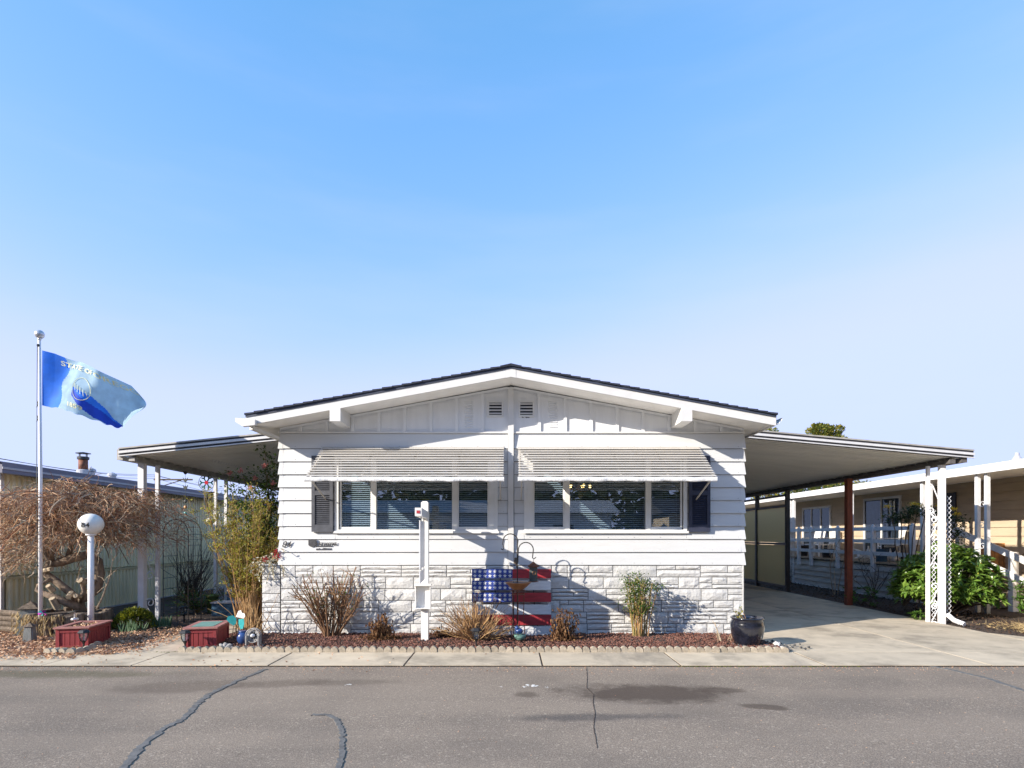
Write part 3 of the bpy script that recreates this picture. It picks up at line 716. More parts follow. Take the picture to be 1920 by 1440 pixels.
# windows
def blinds(x0, x1, z0, z1, y):
    mb = MB(); z = z1
    while z > z0:
        mb.add([(x0,y+.010,z+.008),(x1,y+.010,z+.008),(x1,y-.010,z-.010),(x0,y-.010,z-.010)], [(0,1,2,3)]); z -= .0315
    for x in (x0+.15*(x1-x0), x0+.85*(x1-x0)): mb.box(x-.002, x+.002, y-.001, y+.001, z0, z1)
    return mb
for wi, (a, b_) in enumerate(WIN):
    fr = MB(); y0, y1 = -.045, .03
    fr.box(a, a+.055, y0, y1, WZ0, WZ1); fr.box(b_-.055, b_, y0, y1, WZ0, WZ1)
    fr.box(a+.055, b_-.055, y0, y1, WZ1-.05, WZ1); fr.box(a+.055, b_-.055, y0, y1, WZ0, WZ0+.045)
    fr.box(a-.02, b_+.02, y0-.02, y0-.002, WZ0-.012, WZ0+.022)
    W_ = part('window', fr, M['vinyl'], H)
    s = 1 if wi else -1
    panes = [(-2.667,-2.167), (-2.10,-.917), (-.835,-.345)] if not wi else [(.345,.835), (.917,2.10), (2.167,2.667)]
    inner = [(panes[i][1], panes[i+1][0]) for i in range(2)]
    for (m0, m1) in inner:
        mb = MB(); mb.box(m0, m1, -.042, .03, WZ0+.0455, WZ1-.0505); part('mullion', mb, M['vinyl'], W_)
    if not wi: mb = MB(); mb.box(-.344, -.261, -.04, .03, WZ0+.0455, WZ1-.0505)
    else: mb = MB(); mb.box(.261, .344, -.04, .03, WZ0+.0455, WZ1-.0505)
    part('wide_jamb', mb, M['vinyl'], W_)
    for i, (p0, p1) in enumerate(panes):
        mb = MB(); mb.box(p0, p1, .004, .008, WZ0+.0455, WZ1-.0505); part('pane', mb, M['glass'], W_)
        if i != 1:
            q = .022; mb = MB(); zb = WZ0+.0455; zt = WZ1-.0505
            mb.box(p0, p0+q, -.02, .003, zb, zt); mb.box(p1-q, p1, -.02, .003, zb, zt); mb.box(p0+q, p1-q, -.02, .003, zb, zb+.04); mb.box(p0+q, p1-q, -.02, .003, zt-.03, zt)
            part('sash', mb, M['vinyl'], W_)
        part('blinds', blinds(p0-.02, p1+.02, WZ0+.06, WZ1-.06, .06), M['blind'], W_, kind='stuff')
    # shutter
    sx0, sx1 = (-3.093, -2.762) if not wi else (2.762, 3.093)
    sm = M['shutter'] if not wi else M['shutter_shade']
    mb = MB(); ys0, ys1 = -.075, -.034
    zs0, zs1 = 1.615, 2.795; zm0, zm1 = PZ(929,0), PZ(921,0)
    mb.box(sx0, sx0+.05, ys0, ys1, zs0, zs1); mb.box(sx1-.05, sx1, ys0, ys1, zs0, zs1)
    for (c_, d_) in ((zs0, zs0+.11), (zm0, zm1), (zs1-.06, zs1)): mb.box(sx0+.05, sx1-.05, ys0+.001, ys1, c_, d_)
    mb.box(sx0+.05, sx1-.05, ys1-.008, ys1-.001, zs0+.11, zm0); mb.box(sx0+.05, sx1-.05, ys1-.008, ys1-.001, zm1, zs1-.06)
    sh = part('shutter', mb, sm, H)
    mb = MB()
    for (c_, d_) in ((zs0+.11, zm0), (zm1, zs1-.06)):
        z = c_+.006
        while z < d_-.02:
            mb.add([(sx0+.05,ys1-.01,z+.026),(sx1-.05,ys1-.01,z+.026),(sx1-.05,ys0+.006,z),(sx0+.05,ys0+.006,z),(sx0+.05,ys0+.010,z-.004),(sx1-.05,ys0+.010,z-.004)], [(3,2,1,0),(4,5,2,3)]); z += .030
    part('shutter_louvres', mb, sm, sh, kind='stuff')

# aluminium awnings
for s in (-1, 1):
    x0, x1 = sorted((s*.108, s*2.93))
    zt, zb, pj = 2.925, 2.395, .80
    mb = MB()
    xsr = [x0+.03, x0+.28*(x1-x0), x0+.52*(x1-x0), x0+.76*(x1-x0), x1-.03]
    for x in xsr: mb.bar((x, -.035, zt-.045), (x, -pj, zb-.005), .03, .02)
    for x in (x0+.05, x1-.05): mb.bar((x, -pj+.03, zb-.02), (x, -.035, zb-.28), .018, .018)
    mb.box(x0, x1, -.055, -.032, zt-.03, zt+.012)
    aw = part('awning', mb, M['alum'], H)
    n = 12
    for k in range(n):
        t = (k+.15)/n; y = -.045-(pj-.05)*t; z = zt-(zt-zb)*t+RN.uniform(-.002,.002)
        mb = MB(); e = .0035; dy, dz = -.082, -.0278
        mb.add([(x0,y,z),(x1,y,z),(x1,y+dy,z+dz),(x0,y+dy,z+dz),(x0,y,z-e),(x1,y,z-e),(x1,y+dy,z+dz-e),(x0,y+dy,z+dz-e)],
               [(3,2,1,0),(4,5,6,7),(0,1,5,4),(0,4,7,3),(1,2,6,5),(7,6,2,3)])
        part('awning_slat', mb, M['alum'], aw)
    mb = MB()
    def fb(u, v):
        x = x0-.01+(x1-x0+.02)*u; q = sin(x*9)*.003+sin(x*23+s)*.003
        a = v*2*pi
        return (x, -pj-.012+cos(a)*.014+q, zb-.035+sin(a)*.034+q)
    mb.grid(fb, 90, 10); part('front_bar', mb, M['alumbar'], aw, smooth=True)

# house number and maker's badge
def wallpt(x0, z0, y=-.026): return lambda u, v, t: (x0+u, y-t, z0+v)
mb = MB(); text(mb, '84', .135, wallpt(PX(530,0), PZ(1026,0), -.041), shear=.30, bold=.0015)
part('house_number', mb, M['badge'], H)
mb = MB(); bx, bz = PX(580,0), PZ(1025.5,0)
mb.prism([(0,.03),(.025,.008),(.052,.003),(.058,-.006),(.064,.003),(.095,.008),(.117,.03),(.117,.115),(.07,.117),(.058,.125),(.046,.117),(0,.115)], lambda u, v, t: (bx+u, t, bz+v), -.045, -.028)
part('badge_shield', mb, M['badge'], H)
mb = MB(); text(mb, 'Homecrest', .088, wallpt(bx+.118, bz+.028, -.041), bold=.001, spacing=.78); mb.box(bx+.112, PX(624,0), -.042, -.031, bz+.008, bz+.022)
part('badge_lettering', mb, M['badge'], H)
mb = MB(); rq = random.Random(3)
for k in range(11):
    x = bx+.118+.0225*k; h = rq.uniform(.012,.028); mb.box(x, x+.008, -.040, -.031, bz-.040, bz-.040+h)
    if rq.random() < .6: mb.box(x, x+.017, -.0402, -.0312, bz-.040+h*.5, bz-.034+h*.5)
mb.box(bx+.115, bx+.365, -.041, -.031, bz-.047, bz-.041)
part('badge_small_print', mb, M['badge'], H)
# chandelier in the dining window
ch = thing('chandelier', 'small brass chandelier glowing behind the window blinds', 'lamp', (1.25, 1.6, 2.9))
mb = MB(); mb.tube([(1.25,1.6,2.93),(1.25,1.6,2.45)], .01, 6); mb.ball((1.25,1.6,2.42), .05)
for k in range(5): mb.tube([(1.25,1.6,2.42),(1.25+.12*cos(k*1.257),1.6+.12*sin(k*1.257),2.36),(1.25+.2*cos(k*1.257),1.6+.2*sin(k*1.257),2.42)], .008, 5)
part('frame', mb, M['copper'], ch)
m, nt, N, L, b = _base('bulb_glow'); b.inputs['Emission Color'].default_value = (1,.62,.2,1); b.inputs['Emission Strength'].default_value = 3; M['bulb'] = m
for k in range(5):
    mb = MB(); mb.ball((1.25+.2*cos(k*1.257),1.6+.2*sin(k*1.257),2.46), (.022,.022,.035), 8, 6); part('bulb', mb, M['bulb'], ch)
mb = MB()
for k in range(1500):
    x = RN.uniform(-9, 9); y = YR-abs(RN.gauss(0,.16)); mb.rock((x, y, -.010), RN.uniform(.003,.009), RN, .6)
for k in range(900):
    x = RN.uniform(-9, 9); y = RN.uniform(-5.4, YR); mb.rock((x, y, -.011), RN.uniform(.002,.006), RN, .6)
part('loose_grit', mb, M['litter'], road, kind='stuff')
mb = MB()
for k in range(170):
    a = RN.random()*6.28; mb.leaf2((RN.gauss(-5,2.5), YR+RN.gauss(.2,.35), .008), (cos(a), sin(a), RN.uniform(0,.3)), RN.uniform(.02,.045), .02, RN)
part('stray_leaves', mb, M['litter'], strip, kind='stuff')
mb = MB()
for k in range(10):
    z = Z0+ST*k+.03
    for x in [XL+.25+.406*i for i in range(18)]:
        if z > WZ0-.05 and z < WZ1 and (WIN[0][0] < x < WIN[0][1] or WIN[1][0] < x < WIN[1][1]): continue
        mb.box(x-.004, x+.004, -.0335, -.030, z-.004, z+.004)
part('nail_heads', mb, M['greystone'], H, kind='stuff')
# ================================================================== COVERS OVER PATIO AND DRIVEWAY
def pan_cover(root, xi, zi, xo, zo, y0, y1, pitch=.152, rib=.055, dots=False):
    """ribbed pan deck between the house edge (xi,zi) and the outer edge (xo,zo)"""
    mb = MB(); s = 1 if xo > xi else -1
    prof = []; y = y0
    while y < y1:
        prof += [(y, 0), (y+pitch*.40, .004), (y+pitch*.80, 0), (y+pitch*.81, rib), (y+pitch*.99, rib)]; y += pitch
    n = len(prof)
    vs = [(xi, yy, zi+dz) for yy, dz in prof] + [(xo, yy, zo+dz) for yy, dz in prof]
    mb.add(vs, [(i, i+1, n+i+1, n+i) for i in range(n-1)])
    top = .065
    mb.add([(xi,y0,zi+top),(xi,y1,zi+top),(xo,y1,zo+top),(xo,y0,zo+top)], [(0,1,2,3)])
    return part('roof_pan', mb, M['pan'], root)
def edge_trim(root, xi, zi, xo, zo, y, pieces=3):
    """two-tier front edge with the dark rolled gap between"""
    mb = MB(); f = lambda k, t: (xi+(xo-xi)*t, zi+(zo-zi)*t)
    def strip(a, b_, ya, yb):
        mb = MB(); mb.add([(xi,ya,zi+a),(xo,ya,zo+a),(xo,ya,zo+b_),(xi,ya,zi+b_),(xi,yb,zi+a),(xo,yb,zo+a),(xo,yb,zo+b_),(xi,yb,zi+b_)],
            [(0,1,2,3),(7,6,5,4),(0,4,5,1),(3,2,6,7),(0,3,7,4),(1,5,6,2)]); return mb
    part('edge_flange', strip(-.035, -.018, y-.03, y+.002), M['panedge'], root)
    part('edge_channel', strip(-.018, .018, y-.002, y+.03), M['darkgut'], root)
    part('edge_roll', strip(.018, .058, y-.028, y+.01), M['panedge'], root)
    part('edge_groove', strip(.058, .092, y-.002, y+.03), M['darkgut'], root)
    part('edge_cap', strip(.092, .116, y-.022, y+.06), M['greybeam'], root)
def outer_beam(root, x, z, y0, y1, s, bmat):
    mb = MB(); mb.box(*sorted((x-.05, x+.05)), y0, y1, z-.085, z-.012)
    bm = part('beam', mb, bmat, root)
    gx = x + s*.19
    mb = MB(); mb.prism([(gx-s*.05, z-.07),(gx+s*.03, z-.07),(gx+s*.05, z+.055),(gx+s*.042, z+.055),(gx+s*.022, z-.06),(gx-s*.042, z-.06),(gx-s*.042, z-.01),(gx-s*.05, z-.01)][::s], lambda u, v, t: (u, t, v), y0-.01, y1)
    mb.box(*sorted((gx-s*.05, gx+s*.05)), y0-.016, y0-.0105, z-.07, z+.11)
    part('gutter', mb, bmat, root)
    for k in range(int((y1-y0)/.304)):
        mb = MB(); ya = y0+.1+.304*k; mb.box(*sorted((x-.06, x+.06)), ya, ya+.13, z-.0118, z+.012); part('saddle_clip', mb, bmat, root)
def scroll(c, r, axis, turns=1.25, flip=1, n=22):
    """spiral in the plane spanned by axis (unit, horizontal) and z"""
    P = []; c = Vector(c); ax = Vector(axis)
    for i in range(n+1):
        t = i/n; a = t*turns*2*pi; k = r*(1-.75*t)
        P.append(c + ax*(cos(a)*k*flip) + Vector((0,0,sin(a)*k)))
    return P
def ornate_post(root, x, y, z0, z1, axis, gap, w1=.09, w2=.06, scrolls=(.25,.5), lattice=None):
    ax = Vector(axis).normalized(); p = Vector((x,y,0)); q = p + ax*gap
    mb = MB(); mb.box(p.x-w1/2, p.x+w1/2, p.y-w1/2, p.y+w1/2, z0, z1)
    part('post', mb, M['whitemetal'], root)
    mb = MB(); mb.box(q.x-w2/2, q.x+w2/2, q.y-w2/2, q.y+w2/2, z0, z1)
    part('post', mb, M['whitemetal'], root)
    c = p.lerp(q, .5); h = gap/2
    for zc in scrolls:
        mb = MB(); z = z0+(z1-z0)*zc
        a = scroll(c+Vector((0,0,z+.16)), h*.62, ax, 1.2, -1); b_ = scroll(c+Vector((0,0,z-.16)), h*.62, ax, 1.2, 1)
        mb.tube(a[::-1]+[c+Vector((0,0,z))]+b_, .009, 5)
        part('scroll', mb, M['whitemetal'], root, smooth=True)
PC = thing('patio_cover', 'pale metal patio cover beside the flagpole, ribbed underside, held by paired white posts', 'canopy', (-5.2, 3, 0))
pan_cover(PC, XL-.04, 3.185, -6.50, 2.905, .76, 9.0)
edge_trim(PC, XL-.05, 3.225, -6.62, 2.925, .74)
outer_beam(PC, -6.42, 2.905, .76, 9.0, -1, M['greybeam'])
ornate_post(PC, -6.44, 1.08, -.02, 2.82, (.35,1,0), .30, .10, .06, (.08,.36,.62))
ornate_post(PC, -6.44, 3.62, -.02, 2.82, (.4,1,0), .28, .06, .06, (.1,.4,.66))
ornate_post(PC, -6.44, 7.5, -.02, 2.82, (.4,1,0), .28, .06, .06, (.1,.4,.66))
mb = MB()
for x in (-4.65,-4.72,-5.62,-5.69):
    for k in range(14): mb.box(x-.012, x+.012, 1.9+.105*k, 1.93+.105*k, 3.185+(x-XL)*.0966-.008, 3.185+(x-XL)*.0966-.001)
part('skylight_slots', mb, M['panedge'], PC, kind='stuff')

CP = thing('carport', 'long metal carport roof over the concrete driveway, attached to the white home', 'carport', (5.8, 5, 0))
pan_cover(CP, XR+.04, 3.285, 7.86, 2.90, 1.03, 13.5)
edge_trim(CP, XR+.05, 3.325, 8.02, 2.93, 1.0)
outer_beam(CP, 7.68, 2.895, 1.03, 13.5, 1, M['darkbeam'])
ornate_post(CP, 7.66, 1.26, -.02, 2.81, (-.80,1,0), .21, .085, .05, (.05,.18,.42,.60))
mb = MB(); yq = 3.95; mb.box(7.49, 7.61, yq-.06, yq+.06, -.02, 2.83)
part('wooden_post', mb, M['rustpost'], CP, label='red-brown wooden post propping the carport beam')
mb = MB()     # diamond lattice strips beside the white post
def lattice(mb, x0, y0, dx, dy, z0, z1, w=.06, st=.085):
    z = z0; k = 0
    while z < z1:
        for sgn in (0, 1):
            a = (x0+dx*(0 if (k+sgn) % 2 else w), y0+dy*(0 if (k+sgn) % 2 else w), z); b_ = (x0+dx*(w if (k+sgn) % 2 else 0), y0+dy*(w if (k+sgn) % 2 else 0), z+st)
            mb.tube([a, b_], .0042, 4)
        z += st; k += 1
lattice(mb, 7.76, 1.27, 1, 0, .05, 2.25, .075); lattice(mb, 7.53, 1.33, 1, 0, .05, 1.95, .075)
part('lattice', mb, M['whitemetal'], CP, kind='stuff')
mb = MB(); mb.tube([(7.72,1.2,.16),(7.74,1.08,.08),(7.80,.92,.03)], [.04,.04,.042], 8)
part('downspout_foot', mb, M['whitemetal'], CP)
mb = MB(); mb.tube(scroll((7.55,1.40,2.42),.065,(1,0,0),1.1,1)[::-1]+[(7.66,1.26,2.05)], .011, 5); part('bracket_scroll', mb, M['whitemetal'], CP, smooth=True); mb = MB(); mb.tube(scroll((7.56,1.38,2.0),.06,(1,0,0),1.2,-1)[::-1]+[(7.63,1.26,1.8)], .011, 5)
part('bracket_scroll', mb, M['whitemetal'], CP, smooth=True)

# fibreglass privacy screen under the far end of the carport
SCN = thing('privacy_screen', 'black framed screen of tan corrugated fibreglass panels under the far carport', 'screen', (7.7, 9.5, 0))
mb = MB()
ya, yb = 7.1, 13.2
for y in (ya, ya+2.0, ya+4.0, yb): mb.box(7.62, 7.72, y-.05, y+.05, -.02, 2.82)
for z in (.10, 1.30, 2.36, 2.66): mb.box(7.645, 7.695, ya, yb, z, z+.06)
part('frame', mb, M['black'], SCN)
for (z0, z1) in ((.17,1.29),(1.37,2.35)):
    y = ya+.06
    while y < yb-.1:
        y2 = min(y+.62, yb-.06)
        mb = MB(); n = int((y2-y)/.031)
        mb.grid(lambda u, v: (7.665+.010*cos(round(u*n*2)*pi), y+.004+(y2-y-.008)*u, z0+(z1-z0)*v), n*2, 1)
        part('panel', mb, M['fibre'], SCN); y = y2
mb = MB(); mb.tube([(7.6,7.0,.1),(7.585,7.0,2.75)], .018, 6)
for k in range(9): mb.tube(scroll((7.60,6.97,.35+.27*k),.05,(0,1,0),1.1,1 if k % 2 else -1), .006, 4)
part('iron_scrollwork', mb, M['black'], SCN)

# ================================================================== PLANT HELPERS
def cane_pts(p, d, L, seg, wob, rn, grav=0.0):
    p = Vector(p); d = Vector(d).normalized(); out = [p.copy()]
    for i in range(seg):
        d = (d + Vector((rn.gauss(0,wob), rn.gauss(0,wob), rn.gauss(0,wob)-grav))).normalized()
        p = p + d*(L/seg); out.append(p.copy())
    return out
def plant(name, label, cat, loc, group=None): return thing(name, label, cat, loc, group)

# pruned rose with dense brown canes
def rose_bush(loc, label, h, spread, ncane, cm, seed, leafy, lm, topleaf=0, r0=.012, side=1.0, wob=.075):
    rn = random.Random(seed); t = plant('rose_bush', label, 'shrub', loc)
    mb = MB(); lf = MB(); x, y, z = loc
    for k in range(ncane):
        a = rn.random()*6.28; b0 = rn.random()**.5*.09
        p = (x+cos(a)*b0*1.3, y+sin(a)*b0, z-.03)
        d = (cos(a)*spread*rn.random()+rn.gauss(0,.05), sin(a)*spread*.6*rn.random(), 1)
        L = h*rn.uniform(.5,1.02); P = cane_pts(p, d, L, 7, wob, rn, -.012)
        r = r0*rn.uniform(.5,1.15); mb.tube(P, [r*(1-.45*i/7) for i in range(8)], 6)
        for q in range(int(rn.uniform(3,7)*side)):
            i = rn.randrange(2,7); b = P[i]; dd = (P[i]-P[i-1]).normalized()+Vector((rn.gauss(0,.7), rn.gauss(0,.5), rn.uniform(.0,.6)))
            Q = cane_pts(b, dd, h*rn.uniform(.08,.24), 4, .14, rn); mb.tube(Q, [r*.5,r*.45,r*.4,r*.32,r*.25], 4)
            for w_ in range(leafy):
                if rn.random() < .6: lf.leaf(Q[-1], (rn.gauss(0,1), rn.gauss(0,1), rn.gauss(0,.6)), rn.uniform(.02,.045), .022, rn)
        for w_ in range(topleaf):
            lf.leaf(P[-1]+Vector((rn.gauss(0,.07), rn.gauss(0,.06), rn.uniform(-.11,.05))), (rn.gauss(0,1), rn.gauss(0,1), rn.gauss(0,.6)), rn.uniform(.025,.05), .026, rn)
    part('canes', mb, cm, t)
    if lf.v: part('leaves', lf, lm, t)
    return t
t = rose_bush((PX(622,-.3), -.3, .03), 'large pruned rose bush of bare brown canes below the house badge', 1.12, .52, 46, M['canebrown'], 1, 1, M['leafrose'], 1, .013, 1.8)
rose_bush((PX(1200,-.3), -.3, .03), 'upright rose bush with green leafy top in front of the skirting', .94, .13, 36, M['canegreen'], 2, 1, M['leafrose'], 44, .010, .7, .045)
t = rose_bush((PX(1355,-.75), -.75, .03), 'spindly bare shrub beside the glazed pot', .44, .75, 6, M['twig_grey'], 5, 0, None, 0, .007, .7)
t.name = 'bare_shrub'

def dead_hydrangea(loc, label, h, n, seed, spread=.5):
    rn = random.Random(seed); t = plant('hydrangea', label, 'shrub', loc, None); st = MB(); lf = MB(); x, y, z = loc
    for k in range(n):
        a = rn.random()*6.28; P = cane_pts((x+rn.gauss(0,.05), y+rn.gauss(0,.04), z-.02), (cos(a)*spread*rn.random(), sin(a)*spread*.7*rn.random(), 1), h*rn.uniform(.45,1.0), 6, .1, rn)
        st.tube(P, [.006,.006,.005,.005,.004,.004,.003], 4)
        for q in range(46):
            i = rn.randrange(1,7); b = P[i]+Vector((rn.gauss(0,.03), rn.gauss(0,.03), rn.gauss(0,.03)))
            lf.leaf(b, (rn.gauss(0,.6), rn.gauss(0,.6), -1+rn.gauss(0,.4)), rn.uniform(.03,.075), rn.uniform(.015,.035), rn, 1.2, .2)
    for q in range(240):
        lf.leaf((x+rn.gauss(0,.14), y+rn.gauss(0,.08), z+abs(rn.gauss(0,.05))), (rn.gauss(0,1), rn.gauss(0,1), rn.gauss(0,.5)), rn.uniform(.03,.06), .03, rn, 1.0)
    part('stems', st, M['canebrown'], t); part('leaves', lf, M['leafbrown'], t)
dead_hydrangea((PX(716,-.6), -.6, .02), 'withered brown hydrangea between the pruned rose and the sign post', .40, 13, 11, .55)
dead_hydrangea((PX(836,-.35), -.35, .02), 'tiny withered clump behind the sign post base', .22, 4, 13, .4)
dead_hydrangea((PX(1057,-.65), -.65, .02), 'withered brown hydrangea in front of the painted flag pallet corner', .50, 13, 12, .5)

rn = random.Random(21); loc = (PX(892,-.62), -.62, .02)
t = plant('twiggy_shrub', 'fan-shaped tan twiggy shrub behind the black path light', 'shrub', loc); mb = MB(); m2 = MB()
for k in range(190):
    a = rn.random()*6.28; e = rn.random()**.6
    d = (cos(a)*e*1.05, sin(a)*e*.55, .95-.45*e); L = rn.uniform(.35,.82)*(1.0-.15*e)
    P = cane_pts((loc[0]+rn.gauss(0,.05), loc[1]+rn.gauss(0,.03), 0), d, L, 6, .10, rn)
    tgt = mb if rn.random() < .6 else m2
    tgt.tube(P, [.0065,.006,.005,.0045,.004,.003,.002], 4)
    for q in range(3):
        i = rn.randrange(2,6); Q = cane_pts(P[i], (P[i]-P[i-1]).normalized()+Vector((rn.gauss(0,.4), rn.gauss(0,.4), rn.gauss(0,.3))), L*.28, 3, .1, rn); tgt.tube(Q, [.0035,.003,.0025,.0015], 3)
part('canes', mb, M['canetan'], t); part('old_canes', m2, M['canebrown'], t)

# ================================================================== FRONT BED OBJECTS
# scalloped edging
E = thing('scalloped_edging', 'row of scalloped concrete edging stones along the front flower bed', 'edging', (-.3, YS, 0))
def scallop(x, y, w, h, rot=0.0, d=.055, lean=0.0):
    mb = MB(); n = 8; prof = [(-w/2, -.05), (w/2, -.05), (w/2, h*.35)] + [(w/2*cos(pi*(i+.5)/n), h*.35+h*.65*sin(pi*(i+.5)/n)) for i in range(n)] + [(-w/2, h*.35)]
    ca, sa = cos(rot), sin(rot)
    mb.prism(prof, lambda u, v, t: (x+u*ca-t*sa, y+u*sa+t*ca+v*lean, v), -d/2, d/2)
    return mb
x = -4.38
while x < 3.72:
    part('edging_stone', scallop(x, YS+.0+RN.uniform(-.008,.008), .098, .078+RN.uniform(-.008,.008), RN.uniform(-.06,.06), .06, RN.uniform(-.1,.1)), M['edging'], E); x += .1015
E2 = thing('curved_edging', 'short run of round edging stones in front of the red planter by the flagpole', 'edging', (-6.0, YS, 0))
for px, py in ((92,1227),(105,1227),(119,1227),(134,1227),(150,1226),(163,1223),(173,1219),(182,1214)):
    yy = GY(py); part('edging_stone', scallop(PX(px,yy), yy, .105, .085, RN.uniform(-.2,.2)+(.5 if px > 140 else 0), .07), M['edging'], E2)

# realtor post
SY = -.6; SX = PX(797, SY)
P_ = thing('sign_post', 'tall white realtor sign post with arm, hanging panel and flyer box', 'sign', (SX, SY, 0))
mb = MB(); w_ = .052; zt = PZ(940, SY)
mb.box(SX-w_, SX+w_, SY-w_, SY+w_, -.05, zt-.02)
mb.add([(SX-w_,SY-w_,zt-.02),(SX+w_,SY-w_,zt-.02),(SX+w_,SY+w_,zt-.02),(SX-w_,SY+w_,zt-.02),(SX-.03,SY-.03,zt),(SX+.03,SY-.03,zt),(SX+.03,SY+.03,zt),(SX-.03,SY+.03,zt)], [(0,1,5,4),(1,2,6,5),(2,3,7,6),(3,0,4,7),(4,5,6,7)])
part('post', mb, M['plastic'], P_)
za = PZ(966, SY); dirA = Vector((.075, -1, 0)).normalized()
A0 = Vector((SX, SY, za)) - dirA*.30; A1 = Vector((SX, SY, za)) + dirA*1.20
mb = MB(); mb.bar(A0, A1, .085, .105); part('arm', mb, M['plastic'], P_)
c0 = Vector((SX, SY, 0)) + dirA*.16; c1 = Vector((SX, SY, 0)) + dirA*.98
mb = MB(); mb.bar(c0+Vector((0,0,(za-.10+1.12)/2)), c1+Vector((0,0,(za-.10+1.12)/2)), .014, za-.10-1.12); part('hanging_panel', mb, M['whitemetal'], P_)
mb = MB(); mb.bar(c0+Vector((0,0,1.01)), c1+Vector((0,0,1.01)), .012, .16); part('rider_panel', mb, M['whitemetal'], P_)
for q in (.12, .7):
    a = c0.lerp(c1, q)
    mb = MB(); mb.tube([a+Vector((0,0,za-.05)), a+Vector((0,0,za-.11))], .006, 5); part('hook', mb, M['black'], P_)
    mb = MB(); mb.tube([a+Vector((0,0,1.13)), a+Vector((0,0,1.08))], .005, 5); part('hook', mb, M['black'], P_)
mb = MB(); mb.box(A1.x-.022, A1.x+.022, A1.y-.004, A1.y-.001, za-.02, za+.018)
part('arm_sticker', mb, M['flagred'], P_)
bx0, bx1 = PX(779,SY-.08), PX(808,SY-.08); bz0, bz1 = PZ(1141,SY-.08), PZ(1098,SY-.08); yf = SY-.13
mb = MB(); mb.box(bx0, bx1, SY-.0525-.006, SY-.0525, bz0, bz1); mb.box(bx0, bx0+.012, yf, SY-.059, bz0, bz1); mb.box(bx1-.012, bx1, yf, SY-.059, bz0, bz1)
mb.box(bx0+.012, bx1-.012, yf, SY-.059, bz0, bz0+.012); mb.box(bx0-.01, bx1+.01, yf-.015, SY-.053, bz1+.001, bz1+.028)
part('flyer_box', mb, M['plastic'], P_)

# flag painted on a pallet
FP = thing('painted_pallet', 'wooden pallet painted as a stars and stripes flag leaning on the skirting', 'pallet', (0, -.15, 0))
rowsY = [(1067,1084),(1088.5,1106),(1111,1128),(1133,1151),(1152,1171),(1173,1190)]
yp = -.16
def py2z(py): return PZ(py, yp)
def lean(z): return yp - (1.05-z)*.05
fx0, fx1, fxm = PX(885,yp), PX(1033,yp), PX(961,yp)
for xa in (fx0+.02, (fx0+fx1)/2, fx1-.035):
    mb = MB(); mb.bar((xa, lean(1.0)+.05, 1.02), (xa, lean(0)+.05, .02), .035, .06); part('stringer', mb, M['flagwhite'], FP)
def star(mb, cx, cz, r, y):
    pts = [(cx+(r if i % 2 == 0 else r*.42)*sin(pi*i/5), cz+(r if i % 2 == 0 else r*.42)*cos(pi*i/5)) for i in range(10)]
    mb.prism(pts, lambda u, v, t: (u, lean(v)+t, v), y-.003, y)
for i, (ya_, yb_) in enumerate(rowsY):
    z1, z0 = py2z(ya_), max(py2z(yb_), .03)
    col = M['flagred'] if i % 2 == 0 else M['flagwhite']
    def slat(xa, xb, m_):
        mb = MB(); mb.prism([(xa, z0), (xb, z0), (xb, z1), (xa, z1)], lambda u, v, t: (u, lean(v)+t, v), -.018, .0)
        return part('slat', mb, m_, FP)
    if i < 3:
        sl = slat(fx0, fxm-.001, M['flagblue']); slat(fxm, fx1, col); mb = MB()
        for k in range(8):
            for q in range(2): star(mb, fx0+.045+.077*k, z0+(z1-z0)*(.26+.48*q), .034, -.0182)
        part('painted_stars', mb, M['flagwhite'], sl, kind='stuff')
    else: slat(fx0, fx1, col)

# shepherd hooks, feeder, bird bath
hy = -.5
HK = thing('shepherd_hook', 'black double shepherd hook standing in front of the painted pallet', 'hook', (PX(970,hy), hy, 0))
mb = MB()
def arc(px0, py0, cx, cy, rx, ry, a0, a1, n=14): return [(PX(cx+rx*cos(a0+(a1-a0)*i/n),hy), hy, PZ(cy-ry*sin(a0+(a1-a0)*i/n),hy)) for i in range(n+1)]
P = [(PX(970,hy),hy,-.1),(PX(970,hy),hy,PZ(1040,hy))] + arc(0,0,957,1014,13.5,13,0,pi) + [(PX(942.5,hy),hy,PZ(1020,hy)),(PX(945,hy),hy,PZ(1027,hy)),(PX(943,hy),hy,PZ(1031,hy)),(PX(939.5,hy),hy,PZ(1029,hy))]
mb.tube(P, .008, 6); part('tall_hook', mb, M['iron'], HK, smooth=True)
mb = MB(); P = [(PX(971,hy),hy,PZ(1055,hy)),(PX(971.5,hy),hy,PZ(1038,hy))] + arc(0,0,986,1031,14,14,pi,0) + [(PX(999,hy),hy,PZ(1040,hy)),(PX(998.5,hy),hy,PZ(1046,hy)),(PX(1001,hy),hy,PZ(1048,hy)),(PX(1005,hy),hy,PZ(1045,hy))]
mb.tube(P, .008, 6); part('short_hook', mb, M['iron'], HK, smooth=True)
mb = MB(); mb.tube([(PX(963,hy),hy,-.1),(PX(963,hy),hy,PZ(1090,hy))], .007, 6); part('side_prong', mb, M['iron'], HK)
fxc, fzt = PX(1000,hy), PZ(1053,hy)
FD = thing('bird_feeder', 'dark tube bird feeder with rusty cone lid hanging from the hook', 'bird feeder', (fxc, hy, PZ(1090,hy)))
mb = MB(); mb.lathe([(.005,0),(.02,-.012),(.088,-.07),(.08,-.078)], (fxc,hy,fzt), 20); part('lid', mb, M['rust'], FD)
mb = MB(); mb.lathe([(.06,-.075),(.06,-.29),(.056,-.29)], (fxc,hy,fzt), 18); part('tube', mb, M['wire'], FD)
